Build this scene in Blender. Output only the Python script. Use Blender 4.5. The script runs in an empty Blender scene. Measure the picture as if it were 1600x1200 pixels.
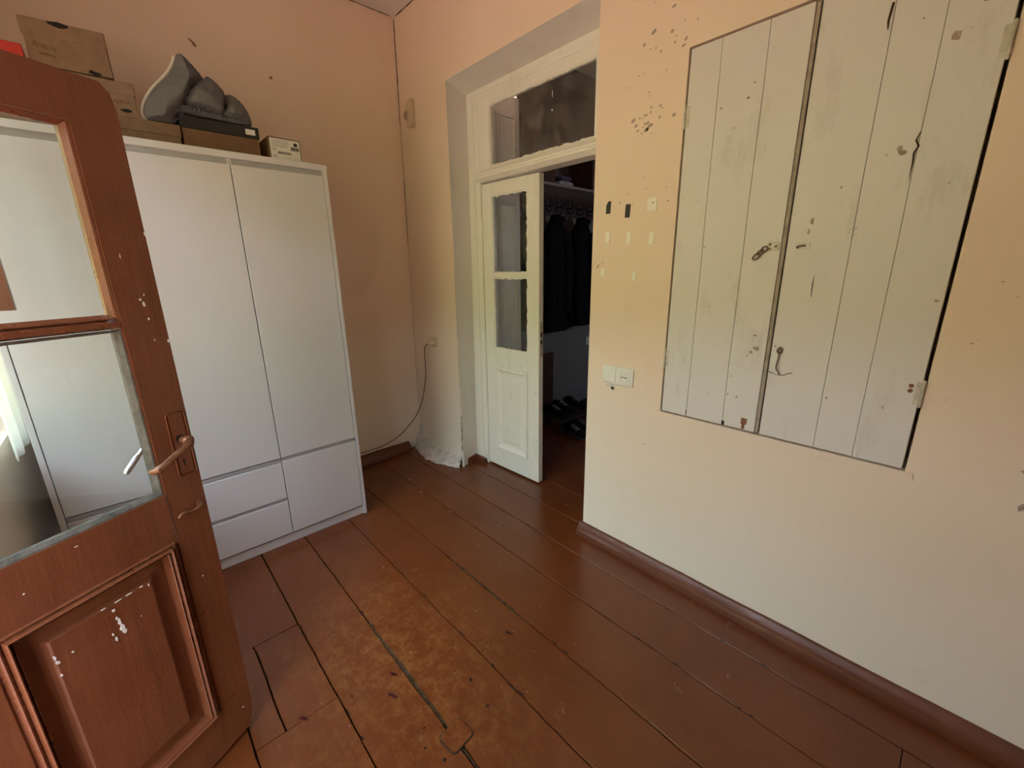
import bpy, bmesh, math, random
from mathutils import Matrix, Vector
from mathutils import noise as mnoise
random.seed(7)
C = bpy.context.scene
COL = C.collection

# ------------------------------------------------------------------ camera
YAW, PITCH, ROLL = 0.8272, -0.2664, -0.0151
CAM = Vector((2.8585, -1.6461, 1.4))
cyw, syw, cp, sp = math.cos(YAW), math.sin(YAW), math.cos(PITCH), math.sin(PITCH)
fwd = Vector((-syw * cp, cyw * cp, sp))
rgt = Vector((cyw, syw, 0))
up = rgt.cross(fwd)
r2 = math.cos(ROLL) * rgt + math.sin(ROLL) * up
u2 = -math.sin(ROLL) * rgt + math.cos(ROLL) * up
cam = bpy.data.cameras.new('camera')
cam.sensor_width = 36.0
cam.lens = 657.0 / 1600 * 36
cam.clip_start = 0.02
camo = bpy.data.objects.new('camera', cam)
M = Matrix((r2, u2, -fwd)).transposed().to_4x4()
M.translation = CAM
camo.matrix_world = M
COL.objects.link(camo)
C.camera = camo

# ------------------------------------------------------------------ world, sun, daylight portals, exposure
w = bpy.data.worlds.new('world')
C.world = w
w.use_nodes = True
bg = w.node_tree.nodes['Background']
bg.inputs[0].default_value = (0.84, 0.94, 1.16, 1)
bg.inputs[1].default_value = 4.6
sun = bpy.data.lights.new('sun', 'SUN')
sun.energy = 8.5
sun.angle = 0.02
sun.color = (1.0, 0.93, 0.80)
so = bpy.data.objects.new('sun', sun)
so.rotation_euler = (math.radians(-42), 0, math.radians(14))
so.location = (2, 3, 6)
COL.objects.link(so)


def portal(name, x0, x1, z0, z1, y):
    a = bpy.data.lights.new(name, 'AREA')
    a.shape = 'RECTANGLE'
    a.size = x1 - x0
    a.size_y = z1 - z0
    a.cycles.is_portal = True
    o = bpy.data.objects.new(name, a)
    o.location = ((x0 + x1) / 2, y, (z0 + z1) / 2)
    o.rotation_euler = (math.radians(90), 0, 0)
    COL.objects.link(o)


FW = -2.06           # room face of the front wall (behind the camera)
portal('doorway_daylight', 1.77, 2.84, 0.0, 2.35, FW - 0.30)
portal('window_daylight', 0.25, 1.6, 0.8, 2.35, FW - 0.30)
pf = bpy.data.lights.new('far_fill_opening', 'AREA')  # portal at an unseen opening added to brighten the far room
pf.shape = 'RECTANGLE'
pf.size, pf.size_y = 0.5, 0.5
pf.cycles.is_portal = True
pfo = bpy.data.objects.new('far_fill_opening', pf)
pfo.location = (3.29, 2.65, 1.65)
pfo.rotation_euler = (math.radians(90), 0, math.radians(90))
COL.objects.link(pfo)

vs = C.view_settings
C.display_settings.display_device = 'sRGB'
vs.view_transform = 'Standard'
vs.look = 'None'
vs.gamma = 1.0
vs.use_curve_mapping = False
vs.exposure = 1.55
try:
    C.cycles.use_denoising = True
    C.cycles.max_bounces = 10
    C.cycles.diffuse_bounces = 6
    C.cycles.transparent_max_bounces = 16
    C.cycles.sample_clamp_indirect = 6.0
except Exception:
    pass


# ------------------------------------------------------------------ materials
class N:
    """small node helper"""
    def __init__(s, name):
        s.m = bpy.data.materials.new(name)
        s.m.use_nodes = True
        s.t = s.m.node_tree
        s.b = s.t.nodes['Principled BSDF']
        s.out = s.t.nodes['Material Output']
        g = s.t.nodes.new('ShaderNodeNewGeometry')
        s.pos = g.outputs['Position']

    def node(s, k, **kw):
        n = s.t.nodes.new(k)
        for a, v in kw.items():
            setattr(n, a, v)
        return n

    def link(s, a, b):
        s.t.links.new(a, b)

    def map(s, scale=(1, 1, 1), loc=(0, 0, 0), rot=(0, 0, 0)):
        n = s.node('ShaderNodeMapping')
        n.inputs['Scale'].default_value = scale
        n.inputs['Location'].default_value = loc
        n.inputs['Rotation'].default_value = rot
        s.link(s.pos, n.inputs[0])
        return n.outputs[0]

    def noise(s, scale, detail=4, rough=.55, vec=None, dist=0.0):
        n = s.node('ShaderNodeTexNoise')
        n.inputs['Scale'].default_value = scale
        n.inputs['Detail'].default_value = detail
        n.inputs['Roughness'].default_value = rough
        n.inputs['Distortion'].default_value = dist
        s.link(vec if vec is not None else s.pos, n.inputs['Vector'])
        return n.outputs['Fac']

    def ramp(s, fac, a, b, ca=(0, 0, 0, 1), cb=(1, 1, 1, 1)):
        n = s.node('ShaderNodeValToRGB')
        n.color_ramp.elements[0].position = a
        n.color_ramp.elements[1].position = b
        n.color_ramp.elements[0].color = ca
        n.color_ramp.elements[1].color = cb
        s.link(fac, n.inputs[0])
        return n.outputs[0]

    def mix(s, fac, a, b, kind='MIX'):
        n = s.node('ShaderNodeMix', data_type='RGBA', blend_type=kind)
        for sock, v in ((n.inputs[0], fac), (n.inputs[6], a), (n.inputs[7], b)):
            if hasattr(v, 'is_output'):
                s.link(v, sock)
            elif isinstance(v, (int, float)):
                sock.default_value = v
            else:
                sock.default_value = (*v, 1) if len(v) == 3 else v
        return n.outputs[2]

    def math(s, op, a, b=None):
        n = s.node('ShaderNodeMath', operation=op)
        for sock, v in ((n.inputs[0], a), (n.inputs[1], b)):
            if v is None:
                continue
            if hasattr(v, 'is_output'):
                s.link(v, sock)
            else:
                sock.default_value = v
        return n.outputs[0]

    def bump(s, h, strength=.3, dist=.01):
        n = s.node('ShaderNodeBump')
        n.inputs['Strength'].default_value = strength
        n.inputs['Distance'].default_value = dist
        s.link(h, n.inputs['Height'])
        s.link(n.outputs[0], s.b.inputs['Normal'])

    def set(s, color=None, rough=None, metal=None, spec=None):
        for k, v in (('Base Color', color), ('Roughness', rough), ('Metallic', metal), ('Specular IOR Level', spec)):
            if v is None:
                continue
            if hasattr(v, 'is_output'):
                s.link(v, s.b.inputs[k])
            elif isinstance(v, tuple):
                s.b.inputs[k].default_value = (*v, 1)
            else:
                s.b.inputs[k].default_value = v
        return s.m


def simple(name, col, rough=.5, metal=0.0, var=.12, scale=14, bump=.0, spec=None):
    n = N(name)
    f = n.noise(scale, 4)
    dark = tuple(c * (1 - var) for c in col)
    lite = tuple(min(1, c * (1 + var)) for c in col)
    n.set(n.mix(n.ramp(f, .3, .7), dark, lite), rough, metal, spec)
    if bump:
        n.bump(n.noise(scale * 4, 5), bump, .004)
    return n.m


MAT = {}


def wall_paint():
    n = N('peach_wall_paint')
    base = n.mix(n.ramp(n.noise(1.3, 3), .35, .68), (.81, .648, .512), (.84, .693, .557))
    # paler towards the floor, with an uneven edge
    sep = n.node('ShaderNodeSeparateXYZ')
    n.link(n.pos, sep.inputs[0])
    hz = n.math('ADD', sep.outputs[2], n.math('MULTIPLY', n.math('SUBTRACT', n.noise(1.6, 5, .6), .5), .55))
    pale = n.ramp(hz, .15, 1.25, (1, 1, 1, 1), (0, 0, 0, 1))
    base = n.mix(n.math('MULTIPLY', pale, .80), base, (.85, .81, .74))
    smudge = n.ramp(n.noise(4.5, 6, .65), .60, .78)
    base = n.mix(n.math('MULTIPLY', smudge, .16), base, (.45, .30, .16))
    n.set(base, .55, spec=.35)
    n.bump(n.math('ADD', n.noise(6, 4), n.math('MULTIPLY', n.noise(70, 4), .12)), .12, .02)
    return n.m


def white_paint(name, col=(.80, .79, .75), dirt=(.42, .37, .29), amount=.35, rough=.42, scale=7):
    n = N(name)
    v = n.map(scale=(1, 1, .35))
    f = n.ramp(n.noise(scale, 7, .7, v), .56, .78)
    g = n.ramp(n.noise(90, 3, .5), .70, .80)
    c = n.mix(n.math('MULTIPLY', f, amount), col, dirt)
    c = n.mix(n.math('MULTIPLY', g, amount * .8), c, dirt)
    n.set(c, rough, spec=.4)
    n.bump(n.math('ADD', n.noise(10, 3, .5, v), n.math('MULTIPLY', n.noise(120, 2, .5, v), .25)), .12, .01)
    return n.m


def red_paint(name, col, col2, rough=.33, grain=(1, 1, .12), wear=.25):
    n = N(name)
    v = n.map(scale=grain)
    c = n.mix(n.ramp(n.noise(6, 6, .65), .35, .7), col, col2)
    streak = n.ramp(n.noise(28, 6, .7, v), .62, .80)
    c = n.mix(n.math('MULTIPLY', streak, wear), c, (.34, .16, .10))
    fine = n.ramp(n.noise(55, 6, .75, n.map(scale=grain)), .40, .72)
    c = n.mix(n.math('MULTIPLY', fine, .35), c, tuple(x * .62 for x in col))
    scr = n.ramp(n.noise(24, 8, .8), .64, .72)
    c = n.mix(n.math('MULTIPLY', scr, .30), c, (.33, .17, .11))
    dark = n.ramp(n.noise(3.2, 5, .6), .58, .8)
    c = n.mix(n.math('MULTIPLY', dark, .45), c, tuple(x * .5 for x in col))
    n.set(c, n.ramp(n.noise(11, 4), .3, .8, (rough - .08,) * 3 + (1,), (rough + .18,) * 3 + (1,)), spec=.5)
    n.bump(n.math('ADD', n.noise(40, 5, .6, v), n.math('MULTIPLY', n.noise(12, 3), .5)), .35, .006)
    return n.m


def floor_paint():
    n = N('worn_red_floor_paint')
    v = n.map(scale=(.14, 1, 1))
    c = n.mix(n.ramp(n.noise(3.2, 5, .6), .3, .72), (.120, .031, .0075), (.160, .046, .013))
    streak = n.ramp(n.noise(26, 6, .65, v), .56, .78)
    c = n.mix(n.math('MULTIPLY', streak, .30), c, (.085, .024, .008))
    # traffic wear: ochre undercoat and bare wood around the doorway track
    sub = n.node('ShaderNodeVectorMath', operation='DISTANCE')
    mp = n.map(scale=(.62, 1, 1))
    n.link(mp, sub.inputs[0])
    sub.inputs[1].default_value = (1.70 * .62, -1.12, 0)
    d = n.math('ADD', sub.outputs['Value'], n.math('MULTIPLY', n.math('SUBTRACT', n.noise(5, 6, .7), .5), .55))
    zone = n.ramp(d, .04, .46, (1, 1, 1, 1), (0, 0, 0, 1))
    flake = n.ramp(n.noise(15, 9, .8), .46, .62)
    c = n.mix(n.math('MULTIPLY', n.math('MULTIPLY', zone, flake), .62), c, (.29, .128, .034))
    fleck = n.ramp(n.noise(60, 7, .8), .66, .74)
    c = n.mix(n.math('MULTIPLY', n.math('MULTIPLY', zone, fleck), .6), c, (.42, .22, .12))
    pits = n.ramp(n.noise(44, 4, .6), .70, .76)
    c = n.mix(n.math('MULTIPLY', pits, .55), c, (.06, .016, .008))
    r = n.ramp(n.noise(9, 6, .65), .2, .8, (.17, .17, .17, 1), (.30, .30, .30, 1))
    grain = n.ramp(n.noise(75, 5, .7, n.map(scale=(.10, 1, 1))), .35, .75)
    c = n.mix(n.math('MULTIPLY', grain, .30), c, (.075, .022, .008))
    scuff = n.ramp(n.noise(34, 8, .8, n.map(scale=(.5, 1, 1))), .58, .70)
    c = n.mix(n.math('MULTIPLY', scuff, .36), c, (.22, .095, .035))
    n.set(c, r, spec=.55)
    n.bump(n.math('ADD', n.noise(5, 3, .5, v), n.math('MULTIPLY', n.noise(55, 5, .7, v), .26)), .30, .012)
    return n.m


def glass_mat(name='window_glass', tint=(.93, .96, .94), dirt=.05):  # dirt sets a pale diffuse film, also used to paint reflected haze
    n = N(name)
    t = n.t
    t.nodes.remove(n.b)
    tr = n.node('ShaderNodeBsdfTransparent')
    tr.inputs[0].default_value = (*tint, 1)
    gl = n.node('ShaderNodeBsdfGlossy')
    gl.inputs['Roughness'].default_value = 0.015
    fr = n.node('ShaderNodeFresnel')
    fr.inputs[0].default_value = 1.5
    df = n.node('ShaderNodeBsdfDiffuse')
    df.inputs[0].default_value = (.7, .7, .66, 1)
    m1 = n.node('ShaderNodeMixShader')
    m2 = n.node('ShaderNodeMixShader')
    n.link(n.math('MULTIPLY', n.ramp(n.noise(8, 6, .7), .35, .8), dirt), m1.inputs[0])
    n.link(tr.outputs[0], m1.inputs[1])
    n.link(df.outputs[0], m1.inputs[2])
    gm = n.node('ShaderNodeNewGeometry')
    n.link(n.math('MULTIPLY', fr.outputs[0], n.math('MULTIPLY', n.math('SUBTRACT', 1.0, gm.outputs['Backfacing']), 1.9)), m2.inputs[0])
    n.link(m1.outputs[0], m2.inputs[1])
    n.link(gl.outputs[0], m2.inputs[2])
    n.link(m2.outputs[0], n.out.inputs[0])
    return n.m


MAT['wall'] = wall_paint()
MAT['floor'] = floor_paint()
MAT['dirt'] = simple('gap_dirt', (.055, .045, .032), .95, var=.5, scale=40)
MAT['ceiling'] = simple('ceiling_whitewash', (.72, .68, .66), .8, var=.06, scale=3)
MAT['reveal'] = white_paint('grey_white_limewash', (.76, .735, .70), (.40, .36, .30), .25, .7, 4)
MAT['joinery'] = white_paint('old_cream_oil_paint', (.83, .82, .765), (.45, .41, .33), .30, .38, 8)
MAT['shutter'] = white_paint('shutter_oil_paint', (.70, .675, .655), (.38, .34, .29), .60, .45, 6)
MAT['strip'] = simple('greyed_edge_paint', (.36, .31, .25), .6, var=.25, scale=30)
MAT['rust'] = simple('rusty_iron', (.17, .12, .085), .55, .5, .4, 60, .2)
MAT['hinge'] = simple('painted_over_hinge', (.56, .52, .44), .5, .2, .25, 40, .2)
MAT['dark'] = simple('dark_void', (.012, .010, .009), .9)
MAT['crack'] = simple('crack_shadow_dirt', (.05, .032, .02), .95, spec=.1)
MAT['chip'] = simple('bare_plaster_grey', (.42, .34, .27), .9, var=.4, scale=70)
MAT['chipb'] = simple('bare_plaster_brown', (.30, .17, .10), .9, var=.3, scale=70)
MAT['redchip'] = simple('bare_red_wood', (.22, .09, .05), .7)
MAT['patch'] = simple('raw_plaster_filler', (.62, .60, .56), .9, var=.22, scale=22, bump=.8)
MAT['door'] = red_paint('red_brown_door_paint', (.172, .052, .021), (.212, .070, .031))
MAT['mould'] = red_paint('red_brown_moulding_paint', (.178, .054, .022), (.222, .074, .034), .28, (1, 1, 1), .35)
MAT['base'] = red_paint('red_brown_skirting_paint', (.120, .034, .015), (.155, .048, .023), .40, (.15, 1, 1), .25)
MAT['putty'] = simple('old_putty', (.095, .085, .068), .6, var=.45, scale=45, bump=.5)
MAT['glass'] = glass_mat()
MAT['hazeglass'] = glass_mat('haze_painted_glass', (.90, .92, .91), .11)  # stronger diffuse film paints grey haze in place of room reflections
MAT['ward'] = simple('white_melamine', (.66, .655, .67), .30, var=.02, scale=2, spec=.45)
MAT['wardin'] = simple('grey_melamine_edge', (.50, .495, .50), .5, var=.04)
MAT['grip'] = simple('grey_grip_strip', (.42, .42, .44), .45, .1, .05)
MAT['kraft'] = simple('kraft_cardboard', (.225, .135, .082), .85, var=.10, scale=30)
MAT['kraft2'] = simple('pale_cardboard', (.25, .160, .105), .85, var=.10, scale=30)
MAT['kraft3'] = simple('brown_cardboard', (.19, .10, .055), .85, var=.10, scale=30)
MAT['black'] = simple('black_card', (.016, .016, .017), .6)
MAT['red'] = simple('bright_red_card', (.50, .030, .022), .6)
MAT['label'] = simple('white_paper', (.78, .77, .74), .75, var=.03)
MAT['ink'] = simple('black_ink', (.02, .02, .02), .7)
MAT['inkbrown'] = simple('brown_ink', (.12, .065, .02), .8)
MAT['fabric'] = simple('grey_woven_fabric', (.155, .15, .16), .95, var=.16, scale=220, bump=.35, spec=.15)
MAT['piping'] = simple('pale_piping', (.62, .56, .50), .9)
MAT['plastic'] = simple('white_plastic', (.80, .79, .74), .35, var=.02)
MAT['plastic2'] = simple('cream_plastic', (.62, .50, .36), .4, var=.05)
MAT['cord'] = simple('brown_cord', (.14, .075, .035), .6)
MAT['steel'] = simple('chrome_steel', (.62, .64, .68), .22, 1.0, .05)
MAT['worn_metal'] = simple('paint_worn_brass', (.23, .105, .055), .35, .45, .4, 60, .2)
MAT['curtain'] = simple('white_curtain_cloth', (.78, .78, .72), .9, var=.05)
MAT['coat'] = simple('black_coat_cloth', (.010, .010, .012), .95, var=.4, scale=60, spec=.1)
MAT['darkwood'] = simple('dark_red_wood', (.055, .020, .012), .5, var=.3, scale=8)
MAT['midwood'] = simple('mid_brown_wood', (.10, .042, .02), .5, var=.3, scale=8)
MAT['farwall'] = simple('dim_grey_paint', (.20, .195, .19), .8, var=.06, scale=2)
MAT['shelfedge'] = simple('grey_laminate', (.34, .36, .40), .5)
MAT['cloth_white'] = simple('white_linen', (.55, .56, .62), .9)
MAT['cloth_blue'] = simple('blue_linen', (.10, .12, .25), .9)
MAT['leaf'] = simple('hedge_leaves', (.20, .25, .09), .7, var=.5, scale=5)
MAT['yard'] = simple('sandy_yard', (.52, .30, .21), .9, var=.15, scale=1.5)
MAT['tape_black'] = simple('black_tape', (.018, .018, .016), .5)
MAT['tape_white'] = simple('white_foam_tape', (.88, .84, .74), .7, var=.03)


# ------------------------------------------------------------------ mesh helpers
class MB:
    def __init__(s):
        s.bm = bmesh.new()

    def box(s, x0, x1, y0, y1, z0, z1, bev=0.0, seg=1, mat=None):
        vs_ = [s.bm.verts.new((x, y, z)) for x in (x0, x1) for y in (y0, y1) for z in (z0, z1)]
        idx = [(0, 1, 3, 2), (4, 6, 7, 5), (0, 4, 5, 1), (2, 3, 7, 6), (0, 2, 6, 4), (1, 5, 7, 3)]
        fs = [s.bm.faces.new([vs_[i] for i in f]) for f in idx]
        if bev > 0:
            es = list({e for f in fs for e in f.edges})
            r = bmesh.ops.bevel(s.bm, geom=es, offset=bev, segments=seg, affect='EDGES', profile=.5)
            vs_ = list({v for f in r['faces'] for v in f.verts} | {v for v in vs_ if v.is_valid})
        if mat is not None:
            bmesh.ops.transform(s.bm, matrix=mat, verts=[v for v in vs_ if v.is_valid])
        return vs_

    def prism(s, poly, axis, a, b, flip=False):
        """poly of 2D points, extruded along axis from a to b. axis y: pts (x,z); x: (y,z); z: (x,y)"""
        def P(p, t):
            return {'x': (t, p[0], p[1]), 'y': (p[0], t, p[1]), 'z': (p[0], p[1], t)}[axis]
        A = [s.bm.verts.new(P(p, a)) for p in poly]
        B = [s.bm.verts.new(P(p, b)) for p in poly]
        n = len(poly)
        s.bm.faces.new(A)
        s.bm.faces.new(B[::-1])
        for i in range(n):
            s.bm.faces.new((A[i], B[i], B[(i + 1) % n], A[(i + 1) % n]))

    def nested(s, rings, cap=True):
        """rings of rectangles (x0,x1,z0,z1,y) lofted one after another; last one capped"""
        prev = None
        for (x0, x1, z0, z1, y) in rings:
            cur = [s.bm.verts.new(p) for p in ((x0, y, z0), (x1, y, z0), (x1, y, z1), (x0, y, z1))]
            if prev:
                for i in range(4):
                    s.bm.faces.new((prev[i], prev[(i + 1) % 4], cur[(i + 1) % 4], cur[i]))
            prev = cur
        if cap:
            s.bm.faces.new(prev)

    def tube(s, pts, r, seg=10, caps=True):
        pts = [Vector(p) for p in pts]
        n = len(pts)
        rs = r if isinstance(r, (list, tuple)) else [r] * n
        rings = []
        ref = None
        for i, p in enumerate(pts):
            t = (pts[min(i + 1, n - 1)] - pts[max(i - 1, 0)]).normalized()
            if ref is None:
                ref = t.orthogonal().normalized()
            ref = (ref - t * ref.dot(t)).normalized()
            b = t.cross(ref)
            rings.append([s.bm.verts.new(p + (ref * math.cos(2 * math.pi * k / seg) + b * math.sin(2 * math.pi * k / seg)) * rs[i]) for k in range(seg)])
        for i in range(n - 1):
            for k in range(seg):
                s.bm.faces.new((rings[i][k], rings[i][(k + 1) % seg], rings[i + 1][(k + 1) % seg], rings[i + 1][k]))
        if caps:
            s.bm.faces.new(rings[0][::-1])
            s.bm.faces.new(rings[-1])

    def lathe(s, prof, origin, axis=(0, 0, 1), seg=20):
        """prof: (radius, distance along axis)"""
        o = Vector(origin)
        ax = Vector(axis).normalized()
        u = ax.orthogonal().normalized()
        v = ax.cross(u)
        rings = []
        for (r, h) in prof:
            rings.append([s.bm.verts.new(o + ax * h + (u * math.cos(2 * math.pi * k / seg) + v * math.sin(2 * math.pi * k / seg)) * max(r, 1e-5)) for k in range(seg)])
        for a, b in zip(rings, rings[1:]):
            for k in range(seg):
                s.bm.faces.new((a[k], a[(k + 1) % seg], b[(k + 1) % seg], b[k]))
        s.bm.faces.new(rings[0][::-1])
        s.bm.faces.new(rings[-1])

    def blotch(s, o, u, v, n, ru, rv, rnd, seg=9, lift=.0006, th=.0004):
        """irregular thin chip on a plane: centre o, axes u v, normal n"""
        o, u, v, n = Vector(o), Vector(u), Vector(v), Vector(n)
        ring, low = [], []
        a0 = rnd.random() * 6
        for k in range(seg):
            a = a0 + 2 * math.pi * k / seg
            f = .6 + .6 * rnd.random()
            p = o + u * math.cos(a) * ru * f + v * math.sin(a) * rv * f
            ring.append(s.bm.verts.new(p + n * lift))
            low.append(s.bm.verts.new(p + (p - o) * .08 - n * th))
        s.bm.faces.new(ring)
        for k in range(seg):
            s.bm.faces.new((low[k], low[(k + 1) % seg], ring[(k + 1) % seg], ring[k]))

    def ribbon(s, pts, widths, n, rnd, lift=.0008, jit=.0):
        """thin dark strip following pts on a plane with normal n"""
        pts = [Vector(p) for p in pts]
        n = Vector(n)
        L, R = [], []
        m = len(pts)
        for i, p in enumerate(pts):
            t = (pts[min(i + 1, m - 1)] - pts[max(i - 1, 0)]).normalized()
            sd = n.cross(t).normalized()
            w_ = widths[i] * (.6 + .8 * rnd.random()) / 2
            off = sd * (rnd.random() - .5) * jit
            L.append(s.bm.verts.new(p + off + sd * w_ + n * lift))
            R.append(s.bm.verts.new(p + off - sd * w_ + n * lift))
        for i in range(m - 1):
            s.bm.faces.new((L[i], L[i + 1], R[i + 1], R[i]))

    def done(s, name, mat, parent=None, smooth=False, loc=None):
        bmesh.ops.recalc_face_normals(s.bm, faces=s.bm.faces)
        me = bpy.data.meshes.new(name)
        s.bm.to_mesh(me)
        s.bm.free()
        me.materials.append(MAT[mat] if isinstance(mat, str) else mat)
        if smooth:
            me.shade_smooth()
            try:
                me.set_sharp_from_angle(angle=math.radians(40))
            except Exception:
                pass
        o = bpy.data.objects.new(name, me)
        COL.objects.link(o)
        if parent:
            o.parent = parent
        if loc:
            o.location = loc
        return o


def thing(name, label, cat, loc=(0, 0, 0), rotz=0.0, group=None, kind=None):
    o = bpy.data.objects.new(name, None)
    o.empty_display_size = .05
    COL.objects.link(o)
    o.location = loc
    o.rotation_euler = (0, 0, rotz)
    tag(o, label, cat, group, kind)
    return o


def tag(o, label=None, cat=None, group=None, kind=None):
    for k, v in (('label', label), ('category', cat), ('group', group), ('kind', kind)):
        if v:
            o[k] = v
    return o


def densify(pts, step, jit, rnd):
    out = []
    for a, b in zip(pts, pts[1:]):
        a, b = Vector(a), Vector(b)
        k = max(1, int((b - a).length / step))
        for i in range(k):
            p = a.lerp(b, i / k)
            out.append(p)
    out.append(Vector(pts[-1]))
    return out


def wall_cells(mb, us, zs, hole, quad):
    for i in range(len(us) - 1):
        for j in range(len(zs) - 1):
            cu, cz = (us[i] + us[i + 1]) / 2, (zs[j] + zs[j + 1]) / 2
            if any(h[0] < cu < h[1] and h[2] < cz < h[3] for h in hole):
                continue
            quad(us[i], us[i + 1], zs[j], zs[j + 1])


H = 2.965
XR = 4.25
rnd = random.Random(3)

# ------------------------------------------------------------------ wall_back (door wall with the shutters)
DOORH = (0.5385, 1.6264, 0.0, 2.4627)
SHUT = (2.020, 2.812, 0.795, 2.142)
THK = 0.52


def frange(a, b, k):
    return [a + (b - a) * i / k for i in range(k + 1)]


mb = MB()
us = sorted(set([-0.08, DOORH[0], DOORH[1], SHUT[0], SHUT[1], XR] + frange(3.0, XR - .2, 4) + [1.8, 2.3, 2.55, .25]))
zs = sorted(set([-0.02, DOORH[3], SHUT[2], SHUT[3], H] + [.2, .5, 1.1, 1.5, 1.8, 2.3, 2.7]))
holes = [DOORH, SHUT]


def qfront(u0, u1, z0, z1):
    mb.bm.faces.new([mb.bm.verts.new(p) for p in ((u0, 0, z0), (u1, 0, z0), (u1, 0, z1), (u0, 0, z1))])


wall_cells(mb, us, zs, [(DOORH[0], DOORH[1], -1, DOORH[3]), SHUT], qfront)
# niche of the shutters
x0, x1, z0, z1 = SHUT
for a in (((x0, 0, z0), (x0, .2, z0), (x0, .2, z1), (x0, 0, z1)), ((x1, 0, z0), (x1, .2, z0), (x1, .2, z1), (x1, 0, z1)),
          ((x0, 0, z0), (x1, 0, z0), (x1, .2, z0), (x0, .2, z0)), ((x0, 0, z1), (x1, 0, z1), (x1, .2, z1), (x0, .2, z1)),
          ((x0, .2, z0), (x1, .2, z0), (x1, .2, z1), (x0, .2, z1))):
    mb.bm.faces.new([mb.bm.verts.new(p) for p in a])
# thickness at the right of the door passage and the far face
for a in (((DOORH[1], 0, -.02), (DOORH[1], THK, -.02), (DOORH[1], THK, DOORH[3]), (DOORH[1], 0, DOORH[3])),
          ((DOORH[1], THK, -.02), (XR, THK, -.02), (XR, THK, H), (DOORH[1], THK, H)),
          ((.30, THK, 2.52), (DOORH[1], THK, 2.52), (DOORH[1], THK, H), (.30, THK, H)),
          ((.30, THK, -.02), (.59, THK, -.02), (.59, THK, 2.52), (.30, THK, 2.52))):
    mb.bm.faces.new([mb.bm.verts.new(p) for p in a])
bmesh.ops.remove_doubles(mb.bm, verts=mb.bm.verts, dist=1e-4)
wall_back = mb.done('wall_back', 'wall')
tag(wall_back, 'peach painted wall with the white door recess and plank shutters', 'wall', kind='structure')

# flaked paint specks
mb = MB()
X, Z, NB = Vector((1, 0, 0)), Vector((0, 0, 1)), Vector((0, -1, 0))


def pts_near(cx, cz, sx, sz, k, r0, r1, m=mb):
    for _ in range(k):
        r = r0 + (r1 - r0) * rnd.random() ** 2
        m.blotch((rnd.gauss(cx, sx), 0, rnd.gauss(cz, sz)), (X + Z * .5).normalized(), (Z - X * .5).normalized(), NB, r * (1 + rnd.random()), r, rnd, 7)


pts_near(1.92, 2.20, .06, .05, 10, .002, .008)
pts_near(1.98, 2.16, .05, .02, 7, .002, .007)
pts_near(1.83, 2.07, .03, .05, 6, .002, .008)
pts_near(1.86, 1.945, .035, .035, 16, .002, .009)
pts_near(1.92, 1.99, .03, .03, 6, .002, .008)
pts_near(1.93, 1.72, .05, .06, 7, .001, .004)
pts_near(1.80, 1.66, .02, .02, 5, .001, .004)
pts_near(1.665, 1.42, .02, .008, 8, .001, .004)
for p in ((1.99, 1.64), (2.93, 1.32), (2.90, 1.35), (2.88, 1.20), (2.86, 1.03), (1.95, .62), (2.1, .72), (1.75, .55)):
    pts_near(p[0], p[1], .004, .004, 2, .001, .004)
f = mb.done('flaked_paint', 'chip', wall_back)
tag(f, kind='stuff')
# chipped edge of the niche
mb = MB()
edge = [(2.0 + (2.83 - 2.0) * t, -.001, .772 + .006 * math.sin(9 * t)) for t in frange(0, 1, 26)]
for a, b in zip(edge, edge[1:]):
    mb.box(a[0], b[0], -.0035 - rnd.random() * .003, .004, a[2], .7955, 0)
for k in range(30):
    z = .80 + (2.14 - .80) * k / 30
    mb.box(2.000 + rnd.random() * .004, 2.0196, -.003 - rnd.random() * .002, .004, z, z + .0446, 0)
mb.done('niche_border', 'wall', wall_back)

# crack line beside the door recess and in the room corner
mb = MB()
cl = [(.462 + .012, -.001, 1.33), (.50, -.001, 1.20), (.515, -.001, .99), (.5, -.001, .6), (.497, -.001, .42), (.49, -.001, .28), (.492, -.001, .13)]
mb.ribbon(densify([(.5345, 0, 1.40), (.532, 0, .95), (.53, 0, .45)], .03, 0, rnd), [.004] * 60, NB, rnd, jit=.004)
mb.ribbon(densify([(.530, 0, .40), (.526, 0, .12)], .012, 0, rnd), [.011] * 60, NB, rnd, jit=.004)
mb.done('edge_crack', 'crack', wall_back)

# lumpy filler at the foot of the wall corner
mb = MB()
GX, GZ = 34, 12
grid = []
prof_top = [(-.052, .21), (-.03, .19), (.02, .135), (.10, .12), (.18, .085), (.27, .055), (.36, .06), (.45, .075), (.522, .09)]


def interp(tab, x):
    for (a, va), (b, vb) in zip(tab, tab[1:]):
        if a <= x <= b:
            return va + (vb - va) * (x - a) / (b - a)
    return tab[-1][1] if x > tab[-1][0] else tab[0][1]


for i in range(GX + 1):
    row = []
    x = -.052 + (.522 + .052) * i / GX
    ht = interp(prof_top, x) + .022 * mnoise.noise(Vector((x * 22, 3.1, 0)))
    for j in range(GZ + 1):
        t = j / GZ
        z = ht * t - .003
        foot = interp([(-.052, .06), (.08, .10), (.22, .125), (.34, .11), (.44, .06), (.522, .03)], x)
        y = -(foot * (1 - t) ** 1.5) - .004 * math.sin(math.pi * t) - .002
        y -= .016 * (mnoise.noise(Vector((x * 26, z * 34, 1))) + .5 * mnoise.noise(Vector((x * 70, z * 80, 3))) + .3) * (1 - t * .6) * (1 if t < 1 else 0)
        if j == GZ:
            y = .002
        row.append(mb.bm.verts.new((x, y, z)))
    grid.append(row)
for i in range(GX):
    for j in range(GZ):
        mb.bm.faces.new((grid[i][j], grid[i + 1][j], grid[i + 1][j + 1], grid[i][j + 1]))
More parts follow.
